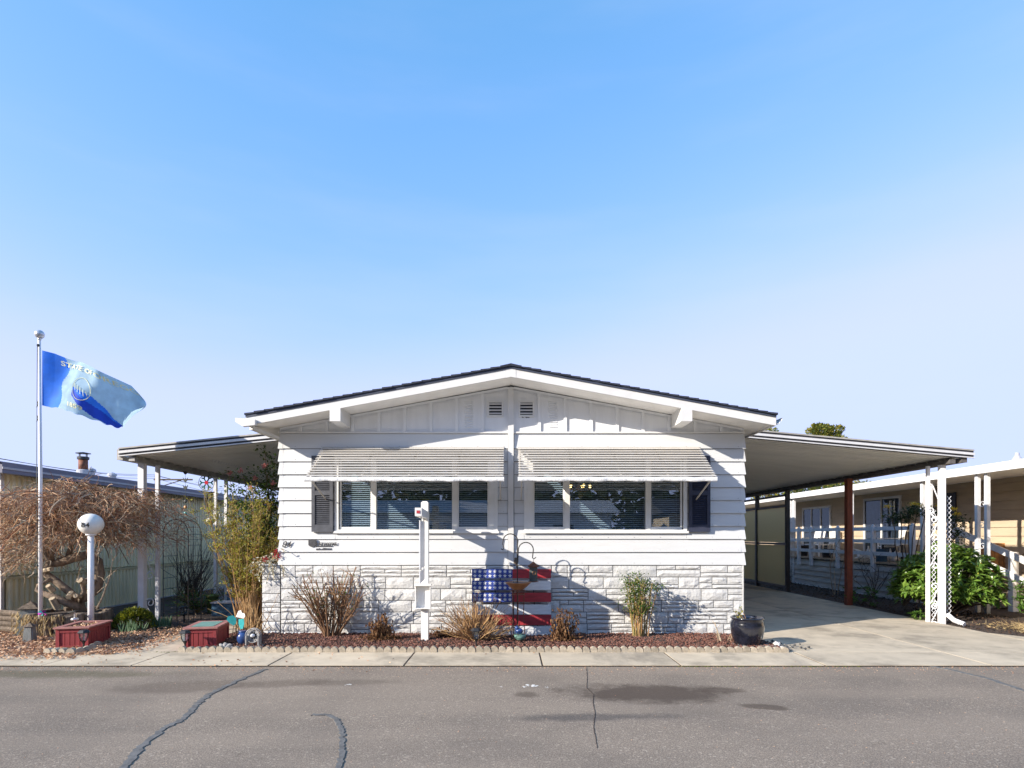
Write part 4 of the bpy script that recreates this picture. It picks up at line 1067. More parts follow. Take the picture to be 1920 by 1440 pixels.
mb = MB(); mb.lathe([(.07,-.288),(.08,-.295),(.03,-.305)], (fxc,hy,fzt), 18); part('tray', mb, M['rust'], FD)
mb = MB(); mb.tube([(fxc+.01+.024*cos(a*.7), hy-.063, fzt-.165+.028*sin(a*.7)) for a in range(10)], .006, 5); part('feeding_port', mb, M['copper'], FD)
mb = MB(); mb.tube([(fxc,hy,fzt-.005),(fxc,hy,fzt+.035)], .004, 4); mb.tube([(fxc-.08,hy-.02,fzt-.25),(fxc+.1,hy-.02,fzt-.25)], .004, 4); part('wire', mb, M['wire'], FD)
by = -.62; bxc, bzt = PX(971.5,by), PZ(1092,by)
BB = thing('bird_bath', 'copper bird bath bowl on a thin wire tripod stand', 'bird bath', (bxc, by, 0))
mb = MB(); mb.lathe([(.02,-.115),(.07,-.105),(.13,-.06),(.185,-.005),(.195,.0),(.18,.004),(.12,-.05),(.06,-.09),(.01,-.1)], (bxc,by,bzt), 28); part('bowl', mb, M['copper'], BB, smooth=True)
mb = MB(); mb.lathe([(.176,-.012),(.001,-.011)], (bxc,by,bzt), 24); part('water', mb, M['bluebox'], BB)
for k in range(3):
    a = k*2.094+.5; mb = MB(); mb.tube([(bxc+.1*cos(a),by+.1*sin(a),bzt-.10),(bxc+.09*cos(a),by+.09*sin(a),.4),(bxc+.12*cos(a),by+.12*sin(a),-.03)], .006, 5); part('leg', mb, M['rust'], BB)
mb = MB()
for z, r_ in ((bzt-.12,.10),(bzt-.17,.095)): mb.tube([(bxc+r_*cos(a*pi/12),by+r_*sin(a*pi/12),z) for a in range(25)], .006, 5)
part('ring', mb, M['rust'], BB)
# little blue bird planter and a sitting finch
bx_, by_ = PX(975,-.75), -.75
BP = thing('bird_planter', 'small teal and blue bird figurine bowl at the foot of the bird bath', 'ornament', (bx_, by_, .03))
mb = MB(); mb.lathe([(.03,.02),(.07,.05),(.09,.10),(.085,.105),(.03,.08)], (bx_,by_,.03), 16); part('bowl', mb, M['tealtray'], BP, smooth=True)
mb = MB(); mb.ball((bx_-.01,by_,.185), (.055,.04,.045)); mb.ball((bx_-.045,by_-.01,.235), .03); mb.add([(bx_-.072,by_-.01,.24),(bx_-.07,by_,.228),(bx_-.10,by_-.01,.23)], [(0,1,2)])
mb.add([(bx_+.02,by_-.02,.19),(bx_+.11,by_-.02,.225),(bx_+.11,by_+.02,.21),(bx_+.02,by_+.02,.18)], [(0,1,2,3)]); part('bird', mb, M['blueglaze'], BP, smooth=True)
fb_ = (PX(967,hy), hy-.0, PZ(1053,hy))
BD = thing('finch', 'small brown finch figurine clinging to the shepherd hook', 'bird', fb_)
mb = MB()
for i in range(1):
    prof = [(.004,-.045),(.02,-.03),(.03,-.005),(.027,.02),(.018,.033),(.021,.045),(.016,.058),(.003,.062)]
    mb.lathe(prof, fb_, 12, 1, .9)
mb.add([(fb_[0]+.004,fb_[1],fb_[2]-.03),(fb_[0]+.02,fb_[1],fb_[2]-.03),(fb_[0]+.024,fb_[1],fb_[2]-.095),(fb_[0]+.008,fb_[1],fb_[2]-.095)], [(0,1,2,3)])
part('body', mb, M['logwood'], BD, smooth=True)
mb = MB(); mb.add([(fb_[0]-.018,fb_[1]-.006,fb_[2]+.05),(fb_[0]-.018,fb_[1]+.006,fb_[2]+.05),(fb_[0]-.036,fb_[1],fb_[2]+.044),(fb_[0]-.018,fb_[1],fb_[2]+.04)], [(0,1,2),(0,2,3),(1,3,2)]); part('beak', mb, M['cutwood'], BD)

# path lights
def path_light(loc, label):
    t = thing('path_light', label, 'path light', loc, 'black solar path lights', local=True)
    mb = MB(); mb.tube([(0,0,-.08),(0,0,.13)], [.008,.012], 6); mb.lathe([(.012,.10),(.03,.135),(.036,.14)], (0,0,0), 6); part('stake', mb, M['black'], t)
    mb = MB()
    for k in range(6):
        a = k*pi/3; mb.tube([(.034*cos(a),.034*sin(a),.14),(.052*cos(a),.052*sin(a),.19),(.058*cos(a),.058*sin(a),.245)], .005, 4)
    part('cage', mb, M['black'], t)
    mb = MB(); mb.lathe([(.028,.142),(.046,.19),(.05,.243)], (0,0,0), 12); part('lens', mb, M['glass'], t)
    mb = MB(); mb.lathe([(.075,.246),(.082,.252),(.055,.282),(.05,.286),(.001,.287)], (0,0,0), 6); part('cap', mb, M['black'], t)
    return t
pl = path_light((PX(157,-1.27), -1.27, .0), 'black path light right in front of the red planter near the flagpole')
for (px, y, lab) in ((347, -1.30, 'black path light at the corner of the red planter with the teal tray'), (345, 1.4, 'shaded black path light at the foot of the iron garden arch'),
                     (893, -1.12, 'black path light in front of the twiggy shrub in the lava rock bed')):
    copy_tree(pl, loc=(PX(px,y), y, .0), label=lab)

# red planter boxes
def red_box(loc, rz, label, filler):
    t = thing('planter_box', label, 'planter', loc, 'red wooden planter boxes', local=True, rz=rz)
    w_, d_, h_ = .40, .64, .30
    for sx in (0, 1):
        for sy in (0, 1):
            mb = MB(); mb.box(sx*(w_-.045), sx*(w_-.045)+.045, sy*(d_-.045), sy*(d_-.045)+.045, -.03, h_-.022); part('corner_post', mb, M['redwood'], t)
    n = 5
    for k in range(n):
        a, b_ = .046+(w_-.092)*k/n+.004, .046+(w_-.092)*(k+1)/n-.004
        mb = MB(); mb.box(a, b_, .012, .026, .03, h_-.025); part('board', mb, M['redwood'], t)
        mb = MB(); mb.box(a, b_, d_-.026, d_-.012, .03, h_-.025); part('board', mb, M['redwood'], t)
    n = 8
    for k in range(n):
        a, b_ = .046+(d_-.092)*k/n+.004, .046+(d_-.092)*(k+1)/n-.004
        for xx in (.012, w_-.026):
            mb = MB(); mb.box(xx, xx+.014, a, b_, .03, h_-.025); part('board', mb, M['redwood'], t)
    mb = MB()
    for z in (.0, h_-.075):
        mb.box(.046, w_-.046, .002, .011, z, z+.045); mb.box(.046, w_-.046, d_-.011, d_-.002, z, z+.045); mb.box(.002, .011, .046, d_-.046, z, z+.045); mb.box(w_-.011, w_-.002, .046, d_-.046, z, z+.045)
    part('rail', mb, M['redwood'], t)
    e = .022; c = .055
    mb = MB(); mb.box(-e, w_+e, -e, c, h_-.021, h_); mb.box(-e, w_+e, d_-c, d_+e, h_-.021, h_); mb.box(-e, c, c+.001, d_-c-.001, h_-.021, h_); mb.box(w_-c, w_+e, c+.001, d_-c-.001, h_-.021, h_)
    part('top_rim', mb, M['redtop'], t)
    mb = MB(); mb.box(c, w_-c, c, d_-c, .1, h_-.045); part('potting_soil', mb, M['soil'], t)
    if filler == 'tray':
        mb = MB(); mb.box(c+.002, w_-c-.002, c+.03, d_-c-.03, h_-.044, h_+.004); part('tray', mb, M['tealtray'], t)
    else:
        mb = MB()
        for k in range(260): mb.leaf2((RN.uniform(c,w_-c), RN.uniform(c,d_-c), h_-.04+RN.random()*.02), (RN.gauss(0,1), RN.gauss(0,1), RN.uniform(0,.5)), .04, .025, RN)
        part('dead_leaves', mb, M['litter'], t, kind='stuff')
    return t
red_box((PX(104,-1.16), -1.16, .0), radians(11), 'red wooden planter box filled with dead leaves at the foot of the globe lamp', 'leaves')
red_box((PX(346,-1.18), -1.18, .0), radians(11), 'red wooden planter box with teal tray beside the garden path', 'tray')

# glazed pot
py_ = -.92; pxc = PX(1401, py_)
GP = thing('glazed_pot', 'large dark glazed ceramic pot at the corner of the driveway', 'pot', (pxc, py_, .0))
mb = MB(); mb.lathe([(.15,-.01),(.165,.02),(.205,.14),(.228,.26),(.226,.33),(.205,.375),(.212,.385),(.226,.395),(.224,.412),(.205,.412),(.195,.39),(.19,.37),(.001,.36)], (pxc,py_,0), 40); part('body', mb, M['potglaze'], GP, smooth=True)
mb = MB()
for k in range(60): mb.rock((pxc+RN.gauss(0,.07), py_+RN.gauss(0,.07), .365), .02, RN)
part('potting_soil', mb, M['soil'], GP)
rn = random.Random(4); PP = plant('potted_sprig', 'small leafy sprig with pale petals growing in the glazed pot', 'plant', (pxc-.02, py_, .37)); st = MB(); lf = MB(); fl_ = MB()
for k in range(6):
    P = cane_pts((pxc-.02+rn.gauss(0,.03), py_+rn.gauss(0,.03), .36), (-.45+rn.gauss(0,.4), rn.gauss(0,.3), 1), rn.uniform(.10,.24), 4, .12, rn); st.tube(P, .004, 4)
    for q in range(9): lf.leaf(P[-1-rn.randrange(2)], (rn.gauss(0,1), rn.gauss(0,1), rn.gauss(.2,.6)), .045, .024, rn)
    for q in range(3): fl_.leaf(P[-1], (rn.gauss(0,1), rn.gauss(0,1), rn.gauss(.2,.6)), .03, .02, rn)
part('stems', st, M['canegreen'], PP); part('leaves', lf, M['leafyellow'], PP); part('petals', fl_, M['petalwhite'], PP)
for i, (px, py, r_, lab) in enumerate(((1456,1207,.055,'largest white quartz rock beside the glazed pot'),(1447,1211,.035,'small white quartz rock nearest the glazed pot'),(1466,1213,.04,'pale rock at the end of the scalloped edging'),(1476,1217,.028,'smallest pale rock beside the driveway joint'))):
    y = GY(py+6); mb = MB()
    mb.ball((PX(px,y), y, r_*.6), (r_, r_*.9, r_*.75), 9, 6); mb.v = [(a+RN.gauss(0,r_*.09), b_+RN.gauss(0,r_*.09), c_+RN.gauss(0,r_*.08)) for a, b_, c_ in mb.v]
    solo('white_rock', mb, M['whiterock'], lab, 'rock', (PX(px,y), y, 0), 'white rocks by the pot')

# stone planter pier at the house corner
PR = thing('stone_planter', 'narrow painted stone planter attached to the corner of the skirting', 'planter', (-3.75, .4, 0))
mb = MB(); mb.box(-3.875, XL-.012, -.011, 1.1, .0, 1.09); core = part('core', mb, M['mortar'], PR)
ashlar(core, -3.885, XL+.015, .0, 1.09, 5, y=-.011, rn=random.Random(9))
mb = MB(); mb.box(-3.92, XL-.06, -.05, 1.12, 1.091, 1.115); part('cap', mb, M['trim'], PR)
rn = random.Random(31); t = plant('trailing_plant', 'dried trailing plant with red blooms on the stone planter', 'plant', (-3.75, .1, 1.1)); st = MB(); lf = MB(); fw = MB()
for k in range(34):
    P = cane_pts((-3.74+rn.gauss(0,.05), .02+rn.random()*.2, 1.12), (rn.gauss(0,.5), -.4+rn.gauss(0,.3), .6), rn.uniform(.2,.5), 7, .14, rn, .28); st.tube(P, .0045, 4)
    for q in range(10): lf.leaf(P[rn.randrange(1,8)], (rn.gauss(0,1), rn.gauss(0,1), rn.gauss(-.3,.6)), .05, .028, rn)
blooms3 = []
for c in ((-3.66,-.03,1.30),(-3.63,-.04,1.24),(-3.83,-.02,1.19)):
    fw = MB(); blooms3.append(fw)
    for q in range(40): fw.leaf(Vector(c)+Vector((rn.gauss(0,.02),rn.gauss(0,.02),rn.gauss(0,.02))), (rn.gauss(0,1), rn.gauss(0,1), rn.gauss(0,1)), .03, .022, rn)
part('stems', st, M['drygrass'], t); part('leaves', lf, M['petalwhite'], t); [part('bloom', b_, M['petalred'], t) for b_ in blooms3]
# ================================================================== YARD BY THE FLAGPOLE
fpx, fpy = PX(76,-.2), -.2
FPo = thing('flagpole', 'slim white flagpole with silver ball top beside the weeping tree', 'flagpole', (fpx, fpy, 0))
ztop = PZ(634, fpy)
mb = MB(); mb.tube([(fpx,fpy,-.05),(fpx,fpy,2.3),(fpx-.02,fpy,ztop)], [.030,.026,.020], 10); part('pole', mb, M['whitemetal'], FPo, smooth=True)
mb = MB(); mb.ball((fpx-.015,fpy,PZ(627,fpy)), .066, 18, 12); mb.lathe([(.02,-.09),(.028,-.07),(.02,-.055)], (fpx-.015,fpy,PZ(627,fpy)), 12)
M['silver'] = mat('silver_ball', (.62,.62,.64), .35, .1, 8, metal=.6); part('ball', mb, M['silver'], FPo, smooth=True)
mb = MB(); mb.tube([(fpx-.035,fpy-.02,PZ(650,fpy)),(fpx-.045,fpy-.02,2.2),(fpx-.03,fpy-.02,1.1)], .0045, 4)
for z in (PZ(758,fpy), PZ(785,fpy)): mb.tube([(fpx-.04,fpy-.02,z+.05),(fpx-.02,fpy-.02,z),(fpx-.045,fpy-.02,z-.05)], .006, 4)
mb.ball((fpx-.03,fpy-.02,1.1), .02, 8, 6); mb.ball((fpx-.02,fpy-.02,PZ(648,fpy)), .022, 8, 6)
part('halyard', mb, M['wire'], FPo)
# state flag on the pole
UT = [(0,79,657),(.12,98,661),(.22,118,669),(.38,150,678),(.55,183,692),(.72,214,708),(.88,243,722),(1,256,742)]
UB = [(0,79,760),(.12,96,764),(.22,116,766),(.38,146,776),(.55,176,787),(.72,204,798),(.88,236,800),(1,255,776)]
def lerp_tab(T, u):
    for i in range(len(T)-1):
        if u <= T[i+1][0]:
            k = (u-T[i][0])/(T[i+1][0]-T[i][0]); return (T[i][1]+(T[i+1][1]-T[i][1])*k, T[i][2]+(T[i+1][2]-T[i][2])*k)
    return T[-1][1:]
def flag_pt(u, v, off=0.0):
    u = min(max(u,0),1); a, b_ = lerp_tab(UT, u), lerp_tab(UB, u)
    x = a[0]+(b_[0]-a[0])*v; y = a[1]+(b_[1]-a[1])*v
    tear = 0 if v < .97 else 2.2*sin(u*61)*u
    wy = .16*sin(u*7.5+v*2.2)*min(1,u*3) + .05*sin(u*17-v*4)*u + .10*u*u*sin(v*5) + .035*u*sin(u*27+v*5)
    return (PX(x, fpy), fpy+wy-off, PZ(y+tear, fpy))
def cloth(name, col, trans):
    m, nt, N, L, b = _base(name); vec = coords(nt); f = noise(nt, vec, 6, 5)
    c = mixcol(nt, ramp(nt, f, .3, .7), tuple(x*.85 for x in col), tuple(min(1,x*1.12) for x in col))
    L.new(c, b.inputs['Base Color']); b.inputs['Roughness'].default_value = .75
    t = N.new('ShaderNodeBsdfTranslucent'); mx = N.new('ShaderNodeMixShader'); mx.inputs[0].default_value = trans
    L.new(c, t.inputs['Color']); L.new(b.outputs[0], mx.inputs[1]); L.new(t.outputs[0], mx.inputs[2]); L.new(mx.outputs[0], N['Material Output'].inputs['Surface'])
    return m
M['cl_blue'] = cloth('flag_blue', (.03,.20,.80), .35); M['cl_backlit'] = cloth('flag_backlit_tone', (.42,.60,.72), .5); M['cl_foldshade'] = cloth('flag_fold_shade', (.015,.07,.55), .25)  # pale tone paints light through the cloth, deepest tone paints fold shade
M['cl_gold'] = cloth('flag_print', (.88,.86,.55), .2)
FG = thing('state_flag', 'blue state flag with pale lettering flying from the white pole', 'flag', (fpx, fpy, PZ(710,fpy)))
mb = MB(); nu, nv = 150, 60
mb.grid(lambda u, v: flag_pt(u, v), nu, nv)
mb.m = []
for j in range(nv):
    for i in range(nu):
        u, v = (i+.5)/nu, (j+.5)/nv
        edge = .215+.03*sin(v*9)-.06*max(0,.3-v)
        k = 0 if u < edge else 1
        # dark band painted as fold shade, running down to the fly
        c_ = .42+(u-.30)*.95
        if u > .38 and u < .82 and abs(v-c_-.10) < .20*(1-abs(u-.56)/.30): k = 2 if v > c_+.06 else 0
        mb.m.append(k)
part('cloth', mb, [M['cl_blue'], M['cl_backlit'], M['cl_foldshade']], FG, smooth=True)
mb = MB()
def ftxt(s, size, u0, v0, du=.0052, dv=.0095, sl=0.0):
    text(mb, s, size, lambda x, y, z: flag_pt(u0+x, v0-y*1.35+sl*x, .022+z), bold=.0008, depth=.002)
ftxt('STATE OF OREGON', .092, .17, .17, sl=-.03); part('lettering', mb, M['cl_gold'], FG)
mb = MB(); ftxt('1859', .085, .34, .90); part('lettering', mb, M['cl_gold'], FG)
mb = MB()
P = [flag_pt(.47+.085*sin(a*pi/12)*(1 if a <= 12 else 1), .50+.22*-cos(a*pi/12), .011) for a in range(25)]; mb.tube(P, .004, 4)
for k in range(5): mb.tube([flag_pt(.40+.03*k, .44+.02*k, .011), flag_pt(.42+.03*k, .56+.02*k, .011)], .003, 4)
part('emblem', mb, M['cl_gold'], FG)

# globe lamp post
ly = -.35; lx = PX(170.5, ly); lz = PZ(983, ly)
LP = thing('lamp_post', 'white lamp post with oval globe marked 84 behind the red planter', 'lamp post', (lx, ly, 0))
mb = MB(); mb.tube([(lx,ly,-.05),(lx,ly,lz-.14)], .042, 14); part('post', mb, M['whitemetal'], LP, smooth=True)
mb = MB(); mb.lathe([(.05,-.175),(.07,-.165),(.07,-.14),(.05,-.13)], (lx,ly,lz), 16); part('collar', mb, M['whitemetal'], LP)
mb = MB(); mb.ball((lx,ly,lz), (.168,.168,.160), 30, 18); part('globe', mb, M['globe'], LP, smooth=True)
mb = MB()
def gl(x, y, z):
    X_, Z_ = -.122+x, -.046+y; k = 1-(X_/.168)**2-(Z_/.160)**2; d_ = .168*sqrt(max(k,.02))+.002+z; return (lx+.81*X_+.58*d_, ly+.58*X_-.81*d_, lz+Z_)
text(mb, '84', .098, gl, bold=.002, spacing=1.1); part('number', mb, M['ink'], LP)

# weeping tree in a log ring
tx, ty = PX(127,.3), .32
RG = thing('log_ring', 'round raised bed edged with upright weathered logs around the tree', 'planter', (tx, ty, 0))
for k in range(26):
    a = 2*pi*k/26; r_ = .56; h = .33+RN.uniform(-.03,.03)
    mb = MB(); mb.lathe([(.066,-.03),(.068,h-.012),(.055,h),(.001,h+.003)], (tx+r_*cos(a), ty+r_*.9*sin(a), 0), 9); part('log', mb, M['logwood'], RG)
mb = MB(); mb.lathe([(.53,.0),(.53,.29),(.001,.31)], (tx,ty,0), 24, 1, .9); part('fill_soil', mb, M['soil'], RG)
rn = random.Random(77); mb = MB()
for k in range(900):
    a = rn.uniform(2.6,5.2); r_ = .58+abs(rn.gauss(0,.06)); z = .36-rn.random()**1.5*.34
    mb.leaf2((tx+r_*cos(a)+rn.gauss(0,.02), ty+r_*.9*sin(a), z), (rn.gauss(0,.4), rn.gauss(-.2,.3), -1), rn.uniform(.05,.14), .014, rn)
solo('trailing_stonecrop', mb, M['drygrass'], 'dry tan trailing growth spilling over the log ring', 'plant', (tx, ty, .3))
WT = thing('weeping_tree', 'bare weeping tree with contorted trunk and reddish hanging twigs', 'tree', (tx, ty, .3))
TOFF = .38
def tp(px, py, y): y += TOFF; return (PX(px,y), y, PZ(py,y))
tr = MB()
tr.tube([tp(150,1150,.15),tp(146,1128,.15),tp(160,1118,.2),tp(181,1105,.3),tp(186,1075,.3),tp(183,1052,.3),tp(165,1040,.25),tp(138,1046,.2),tp(112,1054,.15),tp(95,1058,.1),tp(92,1040,.1),tp(105,1015,.1),tp(108,985,.1),tp(118,955,.1),tp(112,935,.1)],
        [.10,.095,.09,.085,.085,.08,.075,.075,.075,.085,.07,.055,.045,.038,.03], 9)
tr.tube([tp(146,1126,.1),tp(128,1108,.05),tp(105,1090,.05),tp(86,1076,.05),tp(84,1066,.05),tp(96,1058,.1)], [0.063,0.059,0.058,0.056,0.059,0.052], 9)
tr.tube([tp(150,1140,.1),tp(125,1130,.0),tp(103,1120,-.05),tp(80,1112,-.08),tp(69,1106,-.08),tp(72,1098,-.05),tp(95,1086,0)], [0.070,0.063,0.056,0.044,0.033,0.033,0.030], 9)
tr.tube([tp(150,1128,.1),tp(158,1108,0),tp(154,1092,0),tp(166,1086,0),tp(180,1092,.1)], [0.044,0.033,0.037,0.037,0.033], 8)
tr.tube([tp(128,1042,.2),tp(135,1020,.2),tp(150,1000,.2),tp(160,975,.15),tp(150,950,.1),tp(158,925,.1)], [0.044,0.037,0.033,0.030,0.022,0.015], 7)
tr.tube([tp(100,1050,.1),tp(80,1030,0),tp(70,1005,0),tp(78,980,0),tp(60,955,0)], [0.037,0.033,0.030,0.022,0.015], 7)
part('trunk', tr, M['treebark'], WT, smooth=True)
for (a, b_, r_) in ((tp(100,1108,-.05),tp(90,1098,-.14),.04),(tp(108,1140,-.05),tp(97,1122,-.16),.045),(tp(135,1112,.0),tp(128,1120,-.12),.04),(tp(150,1118,.0),tp(141,1117,-.14),.035),(tp(158,1092,0),tp(149,1087,-.12),.05),(tp(82,1070,0),tp(97,1067,-.12),.035)):
    mb = MB(); mb.tube([a, b_], [r_*1.15, r_], 8); part('cut_stub', mb, M['cutwood'], WT)
TOFF = 0.0
tw = MB(); tg = MB(); cy_ = .50; cx_, cz_ = PX(138,cy_), PZ(955,cy_)
rn = random.Random(5)
zl = PZ(893,cy_)
for k in range(70):
    a = rn.random()*2*pi; reach = rn.uniform(.5,1.30)
    p0 = Vector((cx_+rn.gauss(0,.12), cy_+rn.gauss(0,.1), cz_+rn.uniform(-.30,.15))); P = [p0.copy()]
    d = Vector((cos(a), sin(a)*.75, rn.uniform(.1,.5))); n = 10
    for i in range(n):
        d = (d + Vector((rn.gauss(0,.20), rn.gauss(0,.18), -.13+rn.gauss(0,.12)))).normalized(); P.append(P[-1]+d*reach/n*1.15); P[-1].z = min(P[-1].z, zl-.03*rn.random())
    (tg if rn.random() < .3 else tw).tube(P, [.016*(1-.8*i/n)+.003 for i in range(n+1)], 5)
for k in range(7000):      # fine hanging twigs filling the dome
    a = rn.random()*2*pi; e = rn.random()**.72; rx_, ry_ = 1.55, .80
    rx_ *= 1+.10*sin(a*3+1)+.07*sin(a*7)
    x = cx_-.03+rx_*e*cos(a); y = cy_+ry_*e*sin(a)
    top = cz_+.47*sqrt(max(0,1-(e*.97)**2))-.10+.05*sin(x*5)+rn.gauss(0,.04)
    low = cz_-(.45+.55*min(1,e*1.3) if cos(a) < 0 else .40+.25*e)
    z = top-(top-low)*rn.random()**1.7
    out = Vector((cos(a), sin(a)*.8, 0))
    dd = out*rn.uniform(-.1,.9)+Vector((rn.gauss(0,.6), rn.gauss(0,.6), rn.uniform(-.8,.5)))
    w_ = rn.choice((.0035,.0045,.0055,.008)); Q = cane_pts((x,y,z), dd, rn.uniform(.12,.38), 4, .24, rn, .16)
    (tg if rn.random() < .18+.35*max(0,cz_-z) else tw).tube(Q, [w_*f_ for f_ in (1,.9,.75,.6,.35)], 3, False)
part('red_twigs', tw, M['twig_red'], WT); part('pale_twigs', tg, M['twig_grey'], WT)
rn = random.Random(6); t = plant('sapling', 'thin bare sapling leaning beside the globe lamp post', 'shrub', (PX(183,.3), .3, .3)); mb = MB()
P = [Vector(tp(*q)) for q in ((181,1142,.3),(192,1120,.3),(200,1098,.3),(207,1078,.3),(211,1052,.3))]; mb.tube(P, [.014,.012,.011,.009,.004], 5)
for b, e in ((2,(183,1080)),(2,(182,1112)),(3,(228,1062)),(3,(196,1088)),(4,(205,1040)),(4,(222,1035))):
    mb.tube([P[b], P[b].lerp(Vector(tp(*e,.3)), .6)+Vector((.02,0,.03)), Vector(tp(*e,.3))], [.007,.005,.003], 4)
part('stem', mb, M['twig_grey'], t)

# grey lattice lanterns
def pagoda(loc, w_, h_, label, rz):
    t = thing('garden_lantern', label, 'lantern', loc, None, local=True, rz=rz)
    mb = MB(); a, b_ = w_/2, w_*.36
    mb.add([(-a+.01,-a+.01,0),(a-.01,-a+.01,0),(a-.01,a-.01,0),(-a+.01,a-.01,0),(-b_+.01,-b_+.01,h_*.78),(b_-.01,-b_+.01,h_*.78),(b_-.01,b_-.01,h_*.78),(-b_+.01,b_-.01,h_*.78)], [(0,1,5,4),(1,2,6,5),(2,3,7,6),(3,0,4,7),(4,5,6,7)])
    part('core', mb, M['greystone'], t)
    n = 7
    for f in range(4):
        c, s = cos(f*pi/2), sin(f*pi/2)
        for k in range(n):
            u = -1+2*(k+.5)/n; p = (u*(a-.008), -a, 0); q = (u*(b_-.008), -b_, h_*.79)
            mb = MB(); mb.bar((p[0]*c-p[1]*s, p[0]*s+p[1]*c, -.01), (q[0]*c-q[1]*s, q[0]*s+q[1]*c, q[2]), w_/n*.72, .012, (-s, c, 0) if False else (0,1,0)); part('slat', mb, M['greypaint'], t)
    mb = MB(); e = w_*.52; mb.add([(-e,-e,h_*.80),(e,-e,h_*.80),(e,e,h_*.80),(-e,e,h_*.80),(0,0,h_)], [(0,1,4),(1,2,4),(2,3,4),(3,0,4),(3,2,1,0)]); mb.ball((0,0,h_), .012, 8, 6)
    part('roof', mb, M['logwood'], t)
pagoda((PX(58,.0), .0, .0), .27, .53, 'tall grey slatted garden lantern beside the flagpole', .35)
pagoda((PX(56,-.6), -.6, .0), .13, .29, 'short grey slatted garden lantern in front of the tall one', .2)
# timber edging far side
TB = thing('timber_edging', 'stack of old landscape timbers at the edge of the leafy yard', 'edging', (PX(15,.3), .3, 0))
for k in range(4):
    mb = MB(); z = .05+.085*k; mb.tube([(-8.9,.5-.01*k,z+.02),(-7.75,.18+RN.uniform(-.02,.02),z)], .045, 8); part('timber', mb, M['logwood'], TB)
# pinwheel and solar flower stake
x_, y_ = PX(82,-.25), -.25
PW = thing('pinwheel', 'magenta and teal fabric pinwheel at the foot of the flagpole', 'ornament', (x_, y_, .3))
mb = MB(); mb.tube([(x_,y_,.0),(x_,y_,.38)], .004, 4); part('stick', mb, M['cutwood'], PW)
M['magenta'] = mat('magenta', (.40,.02,.34), .6, .1, 9)
for k in range(6):
    a = k*pi/3; c = Vector((x_,y_-.01,.38)); mb = MB()
    p1 = c+Vector((.085*cos(a),0,.045*sin(a))); p2 = c+Vector((.07*cos(a+.7),-.03,.04*sin(a+.7))); mb.add([c, p1, p2], [(0,1,2)]); mb.add([c+Vector((0,.006,0)), p1+Vector((0,.006,0)), p2+Vector((0,.006,0))], [(2,1,0)])
    part('blade', mb, M['magenta'] if k % 2 else M['teal'], PW)
x_, y_ = PX(140,-.48), -.48
SL = thing('solar_stake', 'small silver solar spot light in front of the log ring', 'light', (x_, y_, .0))
mb = MB(); mb.tube([(x_,y_,-.05),(x_,y_,.42)], .009, 6); part('stake', mb, M['silver'], SL)
mb = MB(); mb.lathe([(.01,-.03),(.045,-.02),(.052,.0),(.04,.018),(.001,.02)], (x_,y_,.32), 14); part('lamp_head', mb, M['silver'], SL, smooth=True)
mb = MB(); mb.bar((x_-.055,y_-.03,.425), (x_+.055,y_-.03,.45), .07, .012); part('solar_panel', mb, M['wire'], SL)

# mound shrub, spring shoots
def mound(loc, label, rx, rz_, n, matl, seed):
    rn = random.Random(seed); t = plant('mound_shrub', label, 'shrub', loc); mb = MB(); st = MB()
    for k in range(n):
        a = rn.random()*6.28; e = rn.random()**.45; b = Vector((loc[0]+rx*e*cos(a), loc[1]+rx*e*sin(a), loc[2]+rz_*sqrt(max(0,1-e*e))*rn.uniform(.75,1.05)))
        d = (b-Vector(loc)).normalized()+Vector((rn.gauss(0,.4),rn.gauss(0,.4),rn.gauss(.2,.3)))
        mb.leaf2(b, d, rn.uniform(.03,.06), .02, rn)
    for k in range(40):
        a = rn.random()*6.28; st.tube([loc, (loc[0]+rx*.7*cos(a), loc[1]+rx*.7*sin(a), loc[2]+rz_*rn.uniform(.3,.8))], [.008,.004], 4)
    part('foliage', mb, matl, t); part('stems', st, M['canebrown'], t)
mound((PX(252,.62), .62, .0), 'rounded yellow-green mound shrub in front of the patio posts', .30, .33, 3400, M['leafyellow2'], 8)
def shoots(loc, label, n, h, seed):
    rn = random.Random(seed); mb = MB()
    for k in range(n):
        p = Vector((loc[0]+rn.gauss(0,.08), loc[1]+rn.gauss(0,.06), 0)); d = Vector((rn.gauss(0,.22), rn.gauss(0,.2), 1)).normalized(); L = h*rn.uniform(.6,1.1); w_ = Vector((.009,0,0))
        mb.add([p-w_, p+w_, p+d*L*.6+w_, p+d*L*.6-w_, p+d*L], [(0,1,2,3),(3,2,4)])
    solo('daffodil_shoots', mb, M['bladeblue'], label, 'plant', loc, 'daffodil clumps')
shoots((PX(301,.75), .75, 0), 'clump of daffodil shoots between the mound shrub and the iron arch', 60, .22, 3)
shoots((PX(243,.25), .25, 0), 'blue-green daffodil clump in front of the mound shrub', 70, .2, 4)

# iron garden arch
y_ = .95; xa, xb = PX(306,y_), PX(353,y_); zt_ = PZ(974,y_)
AR = thing('garden_arch', 'thin black iron garden arch standing by the path', 'trellis', ((xa+xb)/2, y_, 0))
for yy in (y_, y_+.42):
    c = (xa+xb)/2; r_ = (xb-xa)/2
    mb = MB(); mb.tube([(xa,yy,-.05),(xa,yy,zt_-r_*1.15)]+[(c-r_*cos(pi*i/12), yy, zt_-r_*1.15+r_*1.15*sin(pi*i/12)) for i in range(1,12)]+[(xb,yy,zt_-r_*1.15),(xb,yy,-.05)], .008, 5); part('hoop', mb, M['iron'], AR)
mb = MB()
for k in range(8):
    z = .25+.19*k
    for x in (xa, xb): mb.tube([(x,y_,z),(x,y_+.42,z)], .005, 4)
for x in (xa+.14, xb-.14): mb.tube([(x,y_+.42,-.02),(x,y_+.42,zt_-.1)], .004, 4)
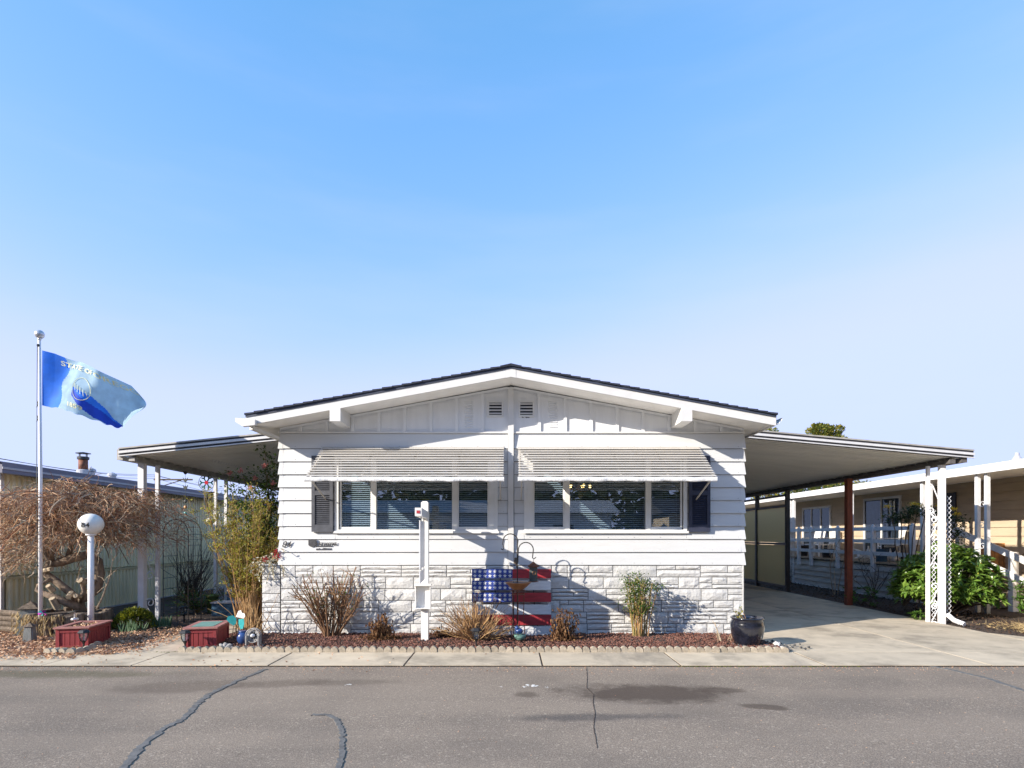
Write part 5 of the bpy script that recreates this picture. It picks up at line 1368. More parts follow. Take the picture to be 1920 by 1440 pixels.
for z in (.3,.9,zt_-.35): mb.tube([(xa,y_+.42,z),(xb,y_+.42,z)], .004, 4)
part('rungs', mb, M['iron'], AR)

# pot, fern, blue steps
x_, y_ = PX(398,2.75), 2.75
PT = thing('green_pot', 'tall light green plastic pot beside the blue step stool', 'pot', (x_, y_, 0))
mb = MB(); mb.lathe([(.085,-.01),(.09,.0),(.115,.32),(.13,.325),(.13,.36),(.115,.36),(.108,.34),(.001,.33)], (x_,y_,0), 20); part('body', mb, M['greenpot'], PT, smooth=True)
rn = random.Random(17); mb = MB()
for k in range(14): mb.tube(cane_pts((x_+rn.gauss(0,.03), y_+rn.gauss(0,.03), .33), (rn.gauss(0,.5), rn.gauss(0,.5), 1), rn.uniform(.15,.4), 6, .15, rn, .16), .004, 4)
part('dry_stalks', mb, M['drygrass'], PT)
rn = random.Random(18); lc = (PX(372,2.6), 2.6, 0); t = plant('fern', 'bushy green fern next to the green pot', 'plant', lc); mb = MB(); st = MB()
for k in range(46):
    P = cane_pts(lc, (rn.gauss(0,.5), rn.gauss(0,.5), 1), rn.uniform(.35,.7), 8, .08, rn, .09); st.tube(P, .004, 4)
    for i in range(2,9):
        for sgn in (-1,1): mb.leaf(P[i], Vector((sgn*.8+rn.gauss(0,.2), rn.gauss(0,.4), rn.gauss(0,.3))), .085, .03, rn)
part('fronds', mb, M['leafgreen'], t); part('stems', st, M['canegreen'], t)
x_, y_ = PX(432,2.4), 2.4
SS = thing('step_stool', 'dark blue two-step plastic stool with pale treads under the patio cover', 'stool', (x_, y_, 0))
mb = MB(); mb.box(x_-.27, x_+.27, y_-.2, y_+.15, -.01, .24); part('lower_box', mb, M['bluebox'], SS)
mb = MB(); mb.box(x_-.15, x_+.27, y_+.16, y_+.5, -.01, .44); part('upper_box', mb, M['bluebox'], SS)
mb = MB(); mb.box(x_-.29, x_+.29, y_-.22, y_+.155, .242, .262); part('tread', mb, M['nroof'], SS)
mb = MB(); mb.box(x_-.17, x_+.29, y_+.156, y_+.52, .442, .462); part('tread', mb, M['nroof'], SS)
# white porch rail behind the bamboo-like shrub
RL = thing('porch_railing', 'white picket stair railing partly hidden by the yellow-green shrub', 'railing', (-4.5, 2.8, 0))
mb = MB(); mb.box(-5.40,-5.30,2.75,2.85,-.02,1.15); part('newel', mb, M['plastic'], RL)
mb = MB(); mb.bar((-5.35,2.8,1.0),(-3.75,2.8,1.75),.07,.05); part('handrail', mb, M['plastic'], RL)
mb = MB(); mb.bar((-5.35,2.8,.25),(-3.75,2.8,1.0),.06,.05); part('bottom_rail', mb, M['plastic'], RL)
for k in range(11):
    x = -5.22+.135*k; z = (x+5.35)/1.6*.75
    mb = MB(); mb.box(x-.02, x+.02, 2.78, 2.82, .27+z, .98+z); part('picket', mb, M['plastic'], RL)

# tall yellow-green shrub and climbing rose
rn = random.Random(41); lc = (PX(470,.75), .75, 0); t = plant('arching_shrub', 'tall arching yellow-green shrub crowded against the house corner', 'shrub', lc); st = MB(); lf = MB(); gs = MB()
for k in range(88):
    a = rn.random()*6.28; e = rn.random()**.6
    p = (lc[0]+.22*e*cos(a), lc[1]+.2*e*sin(a), -.03)
    P = cane_pts(p, (cos(a)*.24*e+rn.gauss(0,.04), sin(a)*.22*e, 1), rn.uniform(1.3,2.42), 10, .05, rn, -.005)
    if max(q.x for q in P) > -3.72 and max(q.y for q in P) < .9:
        P = [Vector((min(q.x,-3.74), q.y, q.z)) for q in P]
    st.tube(P[:6], [.009,.008,.0075,.007,.006,.0055], 4); gs.tube(P[5:], [.0055,.005,.0045,.004,.003,.002], 4)
    for q in range(30):
        i = rn.randrange(4, 11); b = P[i]; Q = cane_pts(b, (rn.gauss(0,.5), rn.gauss(0,.5), rn.uniform(.3,1)), rn.uniform(.08,.22), 3, .1, rn)
        gs.tube(Q, [.0035,.003,.0025,.002], 3, False)
        for w_ in range(4):
            if Q[w_%3].x < -3.7: lf.leaf2(Q[w_%3+1], (rn.gauss(0,.7), rn.gauss(0,.7), rn.uniform(0,1)), rn.uniform(.03,.065), .017, rn)
part('old_canes', st, M['canetan'], t); part('green_canes', gs, M['canegreen'], t); part('leaves', lf, M['leafyellow'], t)
rn = random.Random(42); lc = (PX(497,.95), .95, 0); t = plant('climbing_rose', 'tall climbing rose with dark leaves and pink blooms under the patio cover', 'shrub', lc); st = MB(); lf = MB(); fw = MB()
tips = [tp(505,845,.95), tp(512,870,1.0), tp(498,885,.9), tp(480,890,.9), tp(470,905,.9), tp(455,892,.85), tp(430,892,.9), tp(500,915,.95), tp(515,905,1.0), tp(460,920,.9), tp(510,935,1.0), tp(440,915,.95), tp(485,930,.9), tp(518,955,1.05), tp(516,890,1.0), tp(514,925,1.0), tp(518,980,1.0), tp(508,860,.95)]
for i, tpnt in enumerate(tips):
    p0 = Vector(lc)+Vector((rn.gauss(0,.06), rn.gauss(0,.05), 0)); e = Vector(tpnt); P = [p0.lerp(e, k/10)+Vector((rn.gauss(0,.025)+.10*sin(k/10*pi)*(.3-rn.random()), rn.gauss(0,.02), 0)) for k in range(11)]
    st.tube(P, [.009*(1-.6*k/10) for k in range(11)], 5)
    for q in range(230):
        k = min(10, int(5+5.99*rn.random())); sp = .06 if i < 1 else .10
        b = P[k]+Vector((rn.gauss(0,sp), rn.gauss(0,.08), rn.gauss(0,.07)))
        lf.leaf(b, (rn.gauss(0,1), rn.gauss(0,1), rn.gauss(0,.6)), rn.uniform(.04,.075), .038, rn)
for c in (tp(496,874,.80), tp(452,882,.8), tp(431,887,.85), tp(478,897,.8), tp(512,907,.82), tp(470,915,.8)):
    fw = MB()
    for q in range(46): fw.leaf(Vector(c)+Vector((rn.gauss(0,.016),rn.gauss(0,.016),rn.gauss(0,.016))), (rn.gauss(0,1), rn.gauss(0,1), rn.gauss(.2,1)), .034, .028, rn)
    part('bloom', fw, M['petalpink'], t)
part('canes', st, M['canebrown'], t); part('leaves', lf, M['leafrose'], t)
rn = random.Random(43); lc = (PX(470,-.35), -.35, 0); t = plant('bare_shrub', 'sparse bare twigs behind the garden ornaments', 'shrub', lc); mb = MB()
for k in range(34):
    a = rn.random()*6.28; mb.tube(cane_pts((lc[0]+rn.gauss(0,.1), lc[1]+rn.gauss(0,.1), 0), (cos(a)*.8*rn.random(), sin(a)*.5, 1), rn.uniform(.35,.85), 7, .14, rn, .02), [.006,.006,.005,.005,.004,.003,.003,.002], 4)
part('canes', mb, M['canetan'], t)

# ornaments
x_, y_ = PX(447,-.95), -.95
BF = thing('butterfly_stake', 'teal and white metal butterfly ornament behind the red planter', 'ornament', (x_, y_, 0))
mb = MB(); mb.tube([(x_,y_,0),(x_,y_,.42)], .005, 4); mb.ball((x_,y_-.01,.40), (.012,.012,.05), 8, 8); part('body', mb, M['wire'], BF)
def wing(pts, m_):
    mb = MB(); mb.prism(pts, lambda u, v, t: (x_+u, y_-.02-abs(u)*.3+t, .30+v), -.003, .003); part('wing', mb, m_, BF)
wing([(-.015,.10),(-.06,.145),(-.12,.13),(-.135,.08),(-.09,.03),(-.05,.0),(-.02,.03)], M['teal'])
wing([(.015,.09),(.10,.10),(.105,.03),(.085,-.04),(.045,-.05),(.015,.02)], M['teal'])
wing([(-.02,.12),(.01,.20),(.05,.215),(.07,.17),(.04,.11)], M['whitemetal'])
wing([(.03,.12),(.06,.18),(.11,.17),(.12,.13),(.09,.10)], M['plastic'])
mb = MB(); mb.ball((x_+.05,y_+.03,.12), (.085,.085,.10), 14, 10); mb.lathe([(.05,.2),(.06,.22),(.045,.22)], (x_+.05,y_+.03,0), 12)
solo('blue_vase', mb, M['blueglaze'], 'round dark blue glazed vase under the butterfly ornament', 'vase', (x_+.05, y_+.03, 0), smooth=True)
x_, y_ = PX(424,-1.2), -1.2; mb = MB()
prof = []; n = 20
for k in range(n+1):
    a = pi*k/n; r_ = .075+.028*abs(sin(a*5)); prof.append((r_*cos(a)*1.25, r_*sin(a)))
vs = [(x_+u, y_-.03, .01+v) for u, v in prof] + [(x_+u*.8, y_+.05, .01+v*.7) for u, v in prof] + [(x_, y_-.075, .03)]
k = len(prof); mb.add(vs, [(i, i+1, k+i+1, k+i) for i in range(k-1)]+[(2*k, i+1, i) for i in range(k-1)]+[tuple(range(k, 2*k))])
solo('shell_ornament', mb, M['greystone'], 'grey fluted shell ornament beside the red planter with tray', 'ornament', (x_, y_, 0))
x_, y_ = PX(475,-1.05), -1.05; zc_ = .175
WH = thing('water_wheel', 'small grey ornamental water wheel on a stand in the flower bed', 'ornament', (x_, y_, 0))
for yy in (y_-.03, y_+.03):
    mb = MB(); mb.tube([(x_+.095*cos(a*pi/14), yy, zc_+.095*sin(a*pi/14)) for a in range(29)], .007, 5); part('rim', mb, M['greystone'], WH)
for k in range(8):
    a = k*pi/4; mb = MB(); mb.bar((x_+.02*cos(a),y_,zc_+.02*sin(a)), (x_+.092*cos(a),y_,zc_+.092*sin(a)), .05, .006, (0,1,0)); part('paddle', mb, M['greystone'], WH)
mb = MB(); mb.ball((x_,y_-.02,zc_), (.03,.04,.026), 10, 8); part('hub', mb, M['whitemetal'], WH)
mb = MB(); mb.box(x_-.10, x_+.14, y_-.07, y_+.07, .0, .035); part('base', mb, M['greystone'], WH)
for sx in (-.085,.085):
    mb = MB(); mb.box(x_+sx-.008, x_+sx+.008, y_-.05, y_+.05, .035, zc_); part('support', mb, M['greystone'], WH)

# hanging things under the patio cover
y_ = 3.2; x_ = -6.42; z_ = PZ(905,y_)
SC = thing('suncatcher', 'round stained glass suncatcher with red centre hanging from the patio cover', 'suncatcher', (x_, y_, z_))
mb = MB(); mb.tube([(x_+.165*cos(a*pi/14), y_, z_+.165*sin(a*pi/14)) for a in range(29)], .006, 5); mb.tube([(x_-.13,y_,z_+.11),(x_,y_,2.83),(x_+.13,y_,z_+.11)], .003, 4); part('ring', mb, M['wire'], SC)
M['greenglass'] = mat('green_glass', (.015,.10,.08), .2, .2, 9); M['redglass'] = mat('red_glass', (.5,.03,.05), .2, .1, 9)
for k in range(6):
    a = k*pi/3; c, s = cos(a), sin(a); mb = MB()
    mb.prism([(.04,-.012),(.09,-.012),(.13,-.05),(.145,-.03),(.118,0),(.145,.03),(.13,.05),(.09,.012),(.04,.012)], lambda u, v, t: (x_+u*c-v*s, y_+t, z_+u*s+v*c), -.004, .004); part('glass_petal', mb, M['greenglass'], SC)
mb = MB(); mb.prism([(.04*cos(k*pi/6), .04*sin(k*pi/6)) for k in range(12)], lambda u, v, t: (x_+u, y_+t, z_+v), -.006, .006); part('glass_centre', mb, M['redglass'], SC)
WC = thing('wind_chime', 'dark wind chime tubes hanging below the suncatcher', 'wind chime', (x_, y_+.1, PZ(950,y_)))
yc = y_+.1; mb = MB(); mb.lathe([(.11,0),(.11,.015),(.001,.016)], (x_,yc,PZ(923,y_)), 16)
mb.tube([(x_,yc,PZ(923,y_)),(x_,yc,2.83)], .003, 4); mb.tube([(x_,yc,PZ(923,y_)),(x_,yc,PZ(972,y_))], .003, 4); part('top_plate', mb, M['wire'], WC)
for k in range(5):
    mb = MB(); x = x_-.09+.045*k; mb.tube([(x,yc+.03*(k % 2),PZ(925,y_)),(x,yc+.03*(k % 2),PZ(962-4*abs(k-1),y_))], .012, 6); part('chime_tube', mb, M['wire'], WC)
mb = MB(); mb.ball((x_,yc,PZ(976,y_)), .055, 14, 10); part('sail_ball', mb, M['globe'], WC, smooth=True)
y2 = 2.4; z0 = 2.82
CH = thing('hanging_charms', 'string of small dark bird charms hanging near the paired posts', 'ornament', (x_, y2, 2.5))
mb = MB(); mb.tube([(x_,y2,z0),(x_,y2,PZ(965,y2))], .0025, 4); part('cord', mb, M['wire'], CH)
for k, py in enumerate((885,899,913)):
    mb = MB(); z = PZ(py,y2); mb.prism([(-.09,.05),(-.03,.0),(0,.04),(.03,.0),(.09,.05),(.06,-.03),(.02,-.06),(-.02,-.06),(-.06,-.03)], lambda u, v, t: (x_+u*.55, y2+t, z+v*.8), -.006, .006); part('bird_charm', mb, M['wire'], CH)
for k, (py, m_) in enumerate(((940,'wire'),(951,'copper'),(962,'teal'))):
    mb = MB(); mb.ball((x_,y2,PZ(py,y2)), (.035,.02,.035), 8, 6); part('bead', mb, M[m_], CH)
# ================================================================== NEIGHBOUR WEST (beyond the flagpole)
NW = thing('neighbour_home', 'yellowish corrugated neighbouring home behind the weeping tree with grey roof edge', 'house', (-10, 4, 0))
M['skirt_dark'] = mat('skirt_dark', (.12,.115,.09), .7, .2, 5, stretch=(1,3,.3))
wx = -8.75
mb = MB(); mb.box(-13.5, wx-.03, .92, 20, -.1, 2.66); nwall = part('wall', mb, M['nwall'], NW)
def corr(x, y0, y1, z0, z1, pitch=.105, amp=.03):
    mb = MB(); n = max(2, int((y1-y0)/pitch))
    vs = []; fs = []
    for i in range(n):
        ya = y0+(y1-y0)*i/n; q = (y1-y0)/n
        for dy, dx in ((0,0),(q*.35,0),(q*.45,amp),(q*.9,amp)): vs += [(x+dx, ya+dy, z0), (x+dx, ya+dy, z1)]
    vs += [(x, y1, z0), (x, y1, z1)]
    for i in range(len(vs)//2-1): fs.append((2*i, 2*i+2, 2*i+3, 2*i+1))
    return mb.add(vs, fs)
mb = MB(); mb.box(wx-.06, wx+.03, .86, .93, -.05, 2.62); part('corner_trim', mb, M['trim'], NW)
y = .93
while y < 16:
    y2 = y+.92
    part('wall_panel', corr(wx, y+.006, y2-.006, .86, 2.62), M['nwall'], nwall)
    part('skirt_panel', corr(wx+.05, y+.006, y2-.006, .02, .80), M['nwall'], nwall); y = y2
mb = MB(); mb.box(wx, wx+.09, .9, 16, .80, .84); part('skirt_rail', mb, M['fibre'], NW)
mb = MB(); mb.box(wx+.055, wx+.10, .9, 16, -.05, .035); part('base_strip', mb, M['nroof'], NW)
ex = -8.43
mb = MB(); mb.prism([(ex, 2.60),(ex-.14,2.60),(ex-.14,2.78),(ex+.0,2.78)], lambda u, v, t: (u, t, v), .55, 20); part('eave_gutter', mb, M['ngutter'], NW)
mb = MB(); mb.prism([(ex+.012, 2.665),(ex+.001,2.665),(ex+.001,2.70),(ex+.012,2.70)], lambda u, v, t: (u, t, v), .55, 20); part('gutter_lip', mb, M['nroof'], NW)
mb = MB(); mb.prism([(ex-.02,2.79),(-11.1,3.02),(-13.7,2.8),(-13.7,2.7),(-11.1,2.9),(ex-.02,2.781)], lambda u, v, t: (u, t, v), -.0+.5, 20.2); part('roof', mb, M['nroof'], NW)
fy = 3.9; fxx = PX(156,fy); zf = 2.95
fl_ = MB(); fl_.lathe([(.13,-.2),(.125,.06),(.10,.08)], (fxx,fy,zf), 18); flue = part('flue_base', fl_, M['nroof'], NW)
mb = MB(); mb.lathe([(.092,.05),(.09,.30)], (fxx,fy,zf), 18); part('flue_pipe', mb, M['rust'], flue, smooth=True)
mb = MB(); mb.lathe([(.10,.30),(.115,.31),(.115,.36),(.10,.365)], (fxx,fy,zf), 18); part('flue_collar', mb, M['black'], flue)
mb = MB(); mb.lathe([(.05,.43),(.145,.435),(.145,.445),(.02,.47)], (fxx,fy,zf), 18)
for k in range(4): mb.tube([(fxx+.09*cos(k*1.57),fy+.09*sin(k*1.57),zf+.35),(fxx+.09*cos(k*1.57),fy+.09*sin(k*1.57),zf+.44)], .008, 4)
part('flue_cap', mb, M['black'], flue)
for (px, yy) in ((210,5.2),(170,4.2),(322,12.5)):
    x = PX(px,yy); mb = MB(); mb.lathe([(.09,-.15),(.085,.06)], (x,yy,2.95), 12); mb.lathe([(.11,.07),(.10,.12),(.02,.16)], (x,yy,2.95), 12); part('roof_vent', mb, M['nroof'], NW)

# dark bare shrub against that wall, behind the arch
rn = random.Random(61); lc = (-8.2, 5.8, 0); t = plant('wall_shrub', 'dark leafless shrub against the corrugated neighbour wall', 'shrub', lc); mb = MB()
for k in range(90):
    a = rn.random()*6.28; mb.tube(cane_pts((lc[0]+rn.gauss(0,.1), lc[1]+rn.gauss(0,.15), 0), (abs(cos(a))*.35, sin(a)*.55, 1), rn.uniform(.8,1.9), 8, .12, rn), [.009,.008,.007,.006,.005,.005,.004,.003,.002], 4)
part('branches', mb, M['bark'], t)

# utility pole and wires
PO = thing('utility_pole', 'distant wooden utility pole with crossarm and thin wires', 'utility pole', (-37, 52, 0))
mb = MB(); mb.tube([(-37,52,0),(-37,52,7.9)], [.16,.12], 8); part('pole', mb, M['bark'], PO)
mb = MB(); mb.box(-37.2,-33.2,51.9,52.05,7.35,7.5); mb.tube([(-36.9,52,6.6),(-34.4,52,7.35)], .05, 5); part('crossarm', mb, M['bark'], PO)
for a, b_, c_ in (((-60,850),(288,890),(520,935)), ((-60,857),(291,897),(520,945)), ((-60,849),(296,893),(520,928))):
    ends = [Vector((PX(q[0],Y_), Y_, PZ(q[1],Y_))) for q, Y_ in ((a,22),(b_,52),(c_,90))]; P = []
    for u, v in ((0,1),(1,2)):
        for i in range(12): k = i/12; w_ = ends[u].lerp(ends[v], k); w_.z -= .35*sin(k*pi); P.append(w_)
    mb = MB(); mb.tube(P+[ends[2]], .022, 4); part('wire', mb, M['wire'], PO)

# ================================================================== NEIGHBOUR EAST (beyond the carport)
NE = thing('tan_neighbour_home', 'tan lap-sided neighbouring home with white porch eave beyond the carport', 'house', (12, 6, 0))
px0 = 11.2
mb = MB(); mb.box(px0, 17, -1, 22, -.1, 2.95); ew = part('wall', mb, M['tan'], NE)
for k in range(13):
    z0 = .35+.2*k; mb = MB(); mb.add([(px0-.028,-1,z0),(px0-.028,22,z0),(px0-.006,22,z0+.205),(px0-.006,-1,z0+.205),(px0,-1,z0),(px0,22,z0)], [(3,2,1,0),(0,1,5,4)]); part('siding_board', mb, M['tan'], ew)
mb = MB(); mb.prism([(px0-.3,2.96),(13.9,3.3),(17.2,2.95),(17.2,2.85),(px0-.3,2.86)], lambda u, v, t: (u, t, v), -1.3, 22.3); part('roof', mb, M['nroof'], NE)
exn = 9.42
mb = MB(); mb.box(exn, px0-.03, -2.2, 22, 2.855, 2.885); part('porch_soffit', mb, M['soffit'], NE)
mb = MB(); mb.box(exn-.05, exn-.001, -2.25, 22, 2.80, 2.965); part('porch_fascia', mb, M['trim'], NE)
mb = MB(); mb.box(exn, px0-.3, -2.25, 22, 2.90, 2.955); part('porch_roof', mb, M['nroof'], NE)
xv, yv = 12.2, PX(0,0)+0; yv = 12.2*FPX/(1907-VPX)-CAMD
mb = MB(); mb.tube([(xv,yv,3.0),(xv,yv,PZ(849,yv))], .045, 8); mb.lathe([(.11,-.05),(.05,.06)], (xv,yv,PZ(859,yv)), 10); part('vent_pipe', mb, M['nroof'], NE)
def ewin(y0, y1, z0, z1, split=1):
    mb = MB(); xf = px0-.06
    for (a, b_, c_, d_) in ((y0,y1,z1-.07,z1),(y0,y1,z0,z0+.07),(y0,y0+.07,z0+.07,z1-.07),(y1-.07,y1,z0+.07,z1-.07)): mb.box(xf, px0-.001, a, b_, c_, d_)
    for k in range(1, split+1):
        ym = y0+(y1-y0)*k/(split+1); mb.box(xf+.002, px0-.001, ym-.025, ym+.025, z0+.07, z1-.07)
    f = part('window', mb, M['trim'], NE)
    mb = MB(); mb.box(px0-.034, px0-.031, y0+.07, y1-.07, z0+.07, z1-.07); part('pane', mb, M['glass_dark'], f)
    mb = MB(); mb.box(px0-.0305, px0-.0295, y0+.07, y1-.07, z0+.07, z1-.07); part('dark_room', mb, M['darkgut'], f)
def ydep(px, x): return x*FPX/(px-VPX)-CAMD
ewin(ydep(1560,px0), ydep(1507,px0), .95, 2.62, 2)
ewin(ydep(1692,px0), ydep(1622,px0), .90, 2.72, 1)
mb = MB(); ya, yb = ydep(1796,px0), ydep(1780,px0); mb.box(px0-.07, px0-.03, ya, yb, 1.5, 2.65); part('dark_shutter', mb, M['shutter_shade'], NE)
mb = MB(); yl = ydep(1714,px0); mb.box(px0-.12, px0-.03, yl-.06, yl+.06, 2.15, 2.32); mb.lathe([(.07,-.12),(.04,.05)], (px0-.15,yl,2.15), 10); part('porch_lamp', mb, M['black'], NE)
# porch posts in pairs
for px in (1486, 1593, 1737, 1842):
    xq = 9.5; yq = xq*FPX/(px-VPX)-CAMD
    for dy in (-.12, .12):
        yy = yq+dy*(1.0 if px > 1700 else .9)
        mb = MB(); mb.box(xq-.035, xq+.035, yy-.035, yy+.035, .0, 2.80); part('porch_post', mb, M['peel'], NE)
    for k in range(5):
        mb = MB(); mb.tube(scroll((xq,yq,.5+.42*k),.075,(0,1,0),1.2,1 if k % 2 else -1), .007, 4); part('post_scrollwork', mb, M['whitemetal'], NE)

# deck with railing
DK = thing('porch_deck', 'raised deck with weathered white rails beside the driveway', 'deck', (10.3, 8, 0))
dx = 9.5; dy0, dy1 = 4.55, 17.0; dz = .86
n = 12
for k in range(n):
    a = 9.46+(px0-.05-9.46)*k/n; mb = MB(); mb.box(a+.004, a+(px0-.05-9.46)/n-.004, dy0, dy1, dz-.03, dz); part('deck_board', mb, M['deckwood'], DK)
mb = MB(); mb.box(dx+.04, px0-.05, dy0+.02, dy1, -.05, dz-.032); core = part('deck_frame', mb, M['darkgut'], DK)
for k in range(5):
    z0 = -.02+.165*k; segs = [dy0, 8.2, 12.4, dy1]
    for a, b_ in zip(segs, segs[1:]):
        sag = RN.uniform(-.02,.012)
        mb = MB(); mb.add([(dx-.022,a+.005,z0),(dx-.022,b_-.005,z0+sag),(dx+.0,b_-.005,z0+.16+sag),(dx+.0,a+.005,z0+.16),(dx+.035,a+.005,z0),(dx+.035,b_-.005,z0+sag),(dx+.035,b_-.005,z0+.16+sag),(dx+.035,a+.005,z0+.16)], [(3,2,1,0),(0,1,5,4),(3,7,6,2),(0,4,7,3),(1,2,6,5)])
        part('skirt_board', mb, M['deckskirt'], core)
mb = MB(); mb.box(dx-.12, dx-.08, 6.5, 10.5, -.01, .015); part('loose_plank', mb, M['peel'], core)
rx = 9.44
for px in (1711, 1637, 1571, 1521, 1498):
    yq = rx*FPX/(px-VPX)-CAMD
    mb = MB(); mb.box(rx-.045, rx+.045, yq-.045, yq+.045, .62, 1.80)
    mb.lathe([(.044,1.80),(.04,1.83),(.02,1.85)], (rx,yq,0), 8); part('rail_post', mb, M['peel'], DK)
ys_ = [rx*FPX/(p-VPX)-CAMD for p in (1711, 1637, 1571, 1521, 1498)] + [dy1]
for z in (1.74, 1.42, 1.10):
    for a, b_ in zip(ys_, ys_[1:]):
        mb = MB(); mb.box(rx-.025, rx+.015, a+.046, b_-.046, z-.05, z+.045); part('rail', mb, M['peel'], DK)
    mb = MB(); mb.box(rx+.05, 10.35, ys_[0]-.02, ys_[0]+.02, z-.05, z+.045); part('rail', mb, M['peel'], DK)
# porch stairs coming forward
ST_ = thing('porch_stairs', 'wooden porch stairs with white sloping handrails behind the rhododendron', 'stairs', (10.9, 3.6, 0))
for k in range(4):
    z = .68-.19*k; y = 4.5-.30*k
    mb = MB(); mb.box(10.42, 11.15, y-.32, y, z-.04, z); part('tread', mb, M['deckwood'], ST_)
    mb = MB(); mb.box(10.42, 11.15, y-.02, y, z-.19, z-.041); part('riser', mb, M['peel'], ST_)
for xq in (10.38, 11.9):
    for (y, h) in ((4.4,1.75),(2.95,1.22)):
        mb = MB(); mb.box(xq-.06, xq+.06, y-.06, y+.06, -.02, h); part('newel', mb, M['plastic'], ST_)
    for dz_ in (0, -.42):
        mb = MB(); mb.bar((xq-.07,4.5,1.70+dz_), (xq-.07,2.3,.95+dz_), .05, .13); part('handrail', mb, M['plastic'], ST_)
# deck furniture
def chair(loc, rz, label):
    t = thing('patio_chair', label, 'chair', loc, 'white plastic chairs on the deck', local=True, rz=rz)
    mb = MB(); mb.box(-.24,.24,-.24,.22,.38,.41); part('seat', mb, M['plastic'], t)
    mb = MB()
    for k in range(5): mb.bar((-.2+.1*k,.23,.42), (-.2+.1*k,.34,.90), .075, .018, (0,1,0))
    mb.bar((-.24,.335,.88),(.24,.335,.88),.03,.09); part('backrest', mb, M['plastic'], t)
    for sx in (-.23,.23):
        mb = MB(); mb.bar((sx,-.25,.62),(sx,.27,.62),.055,.025); part('armrest', mb, M['plastic'], t)
        for sy in (-.23,.22):
            mb = MB(); mb.bar((sx*1.03,sy,.0),(sx*.98,sy,.62 if sy < 0 else .42),.045,.045); part('leg', mb, M['plastic'], t)
    return t
c0_ = chair((10.65, ydep(1545,10.65), dz), radians(-100), 'white plastic chair on the deck below the sliding window')
copy_tree(c0_, loc=(10.7, ydep(1524,10.7), dz), rz=radians(-75), label='white plastic chair at the far end of the deck')
copy_tree(c0_, loc=(10.6, ydep(1668,10.6), dz), rz=radians(-110), label='white plastic chair on the deck beside the porch door window')
TBL = thing('deck_table', 'low table with dark legs on the deck between the chairs', 'table', (10.5, ydep(1690,10.5), dz))
yq = ydep(1690,10.5); mb = MB(); mb.box(10.2,10.8,yq-.45,yq+.45,dz+.46,dz+.50); part('top', mb, M['soffit'], TBL)
for sx in (10.25,10.75):
    for sy in (-.4,.4): mb = MB(); mb.box(sx-.02,sx+.02,yq+sy-.02,yq+sy+.02,dz,dz+.459); part('leg', mb, M['black'], TBL)
for i, (px, xq, w_, h_, m_, lab) in enumerate(((1506,10.2,.34,.36,'black','black storage tub on the far deck'),(1552,10.1,.36,.28,'black','low black tub on the deck near the red-brown post'),(1652,10.0,.32,.34,'bluebox','dark blue tub on the deck behind the rails'),(1722,10.2,.30,.24,'bluebox','teal blue tub at the deck corner'))):
    yq = ydep(px,xq); mb = MB(); mb.lathe([(w_*.42,0),(w_*.5,h_-.03),(w_*.55,h_-.03),(w_*.55,h_),(w_*.47,h_),(w_*.46,h_-.06),(.001,h_-.07)], (xq,yq,dz), 18)
    solo('storage_tub', mb, M[m_], lab, 'tub', (xq,yq,dz), 'tubs on the deck')
rn = random.Random(91)
for i, (px, xq, h_, lab) in enumerate(((1620,10.9,.5,'bleached driftwood piece leaning by the tan wall'),(1640,10.3,.45,'bleached driftwood piece on the deck beside the blue tub'),(1676,10.4,.4,'bleached driftwood piece in front of the low deck table'))):
    yq = ydep(px,xq); mb = MB()
    for k in range(9): mb.tube(cane_pts((xq+rn.gauss(0,.04), yq+rn.gauss(0,.05), dz+.03), (rn.gauss(0,.4), rn.gauss(0,.6), 1), h_*rn.uniform(.5,1), 5, .3, rn), [.045,.05,.04,.035,.025,.015], 6)
    solo('driftwood', mb, M['soffit'], lab, 'driftwood', (xq,yq,dz), 'driftwood on the deck')
CPn = thing('cedar_planter', 'orange cedar plank planter on the porch by the stairs', 'planter', (11.0, 5.2, dz))
yq = ydep(1872,11.05)
for k in range(6):
    mb = MB(); mb.box(10.75+.1*k, 10.84+.1*k, yq-.02, yq, dz-.15, dz+.5); part('plank', mb, M['pallet'], CPn)
mb = MB(); mb.box(10.72, 11.37, yq-.03, yq+.3, dz+.501, dz+.53); part('rim', mb, M['pallet'], CPn)
mb = MB(); mb.box(10.76, 11.33, yq+.001, yq+.28, dz-.15, dz+.5); part('box', mb, M['pallet'], CPn)

# shrubs right of the driveway
rn = random.Random(101); lc = (8.55, 2.35, 0); t = plant('rhododendron', 'big glossy green rhododendron behind the white carport post', 'shrub', lc); st = MB(); lf = MB(); bd = MB()
for k in range(600):
    a = rn.random()*6.28; ph = math.acos(rn.uniform(-.25,1)); e = rn.uniform(.62,1.0)
    b = Vector((lc[0]+.98*e*sin(ph)*cos(a), lc[1]+.75*e*sin(ph)*sin(a), .50+.88*e*cos(ph)))
    if b.z < .1: b.z = .1+rn.random()*.2
    out = (b-Vector((lc[0], lc[1], .35))).normalized()
    if k % 3 == 0: st.tube([lc, Vector(lc).lerp(b,.5)+Vector((0,0,.06)), b], [.018,.012,.006], 5)
    ax = (out*.7+Vector((0,0,.5))+Vector((rn.gauss(0,.3),rn.gauss(0,.3),rn.gauss(0,.2)))).normalized(); o1 = ax.orthogonal().normalized(); o2 = ax.cross(o1)
    m_ = rn.randrange(7,11); r0 = rn.random()*6.28
    for q in range(m_):
        w_ = r0+2*pi*q/m_; d = (o1*cos(w_)+o2*sin(w_))*1.0+ax*rn.uniform(.0,.8)
        lf.leaf(b, d, rn.uniform(.11,.18), rn.uniform(.055,.075), rn, .35, .06)
    if rn.random() < .35: bd.ball(b+ax*.015, (.011,.011,.018), 6, 5)
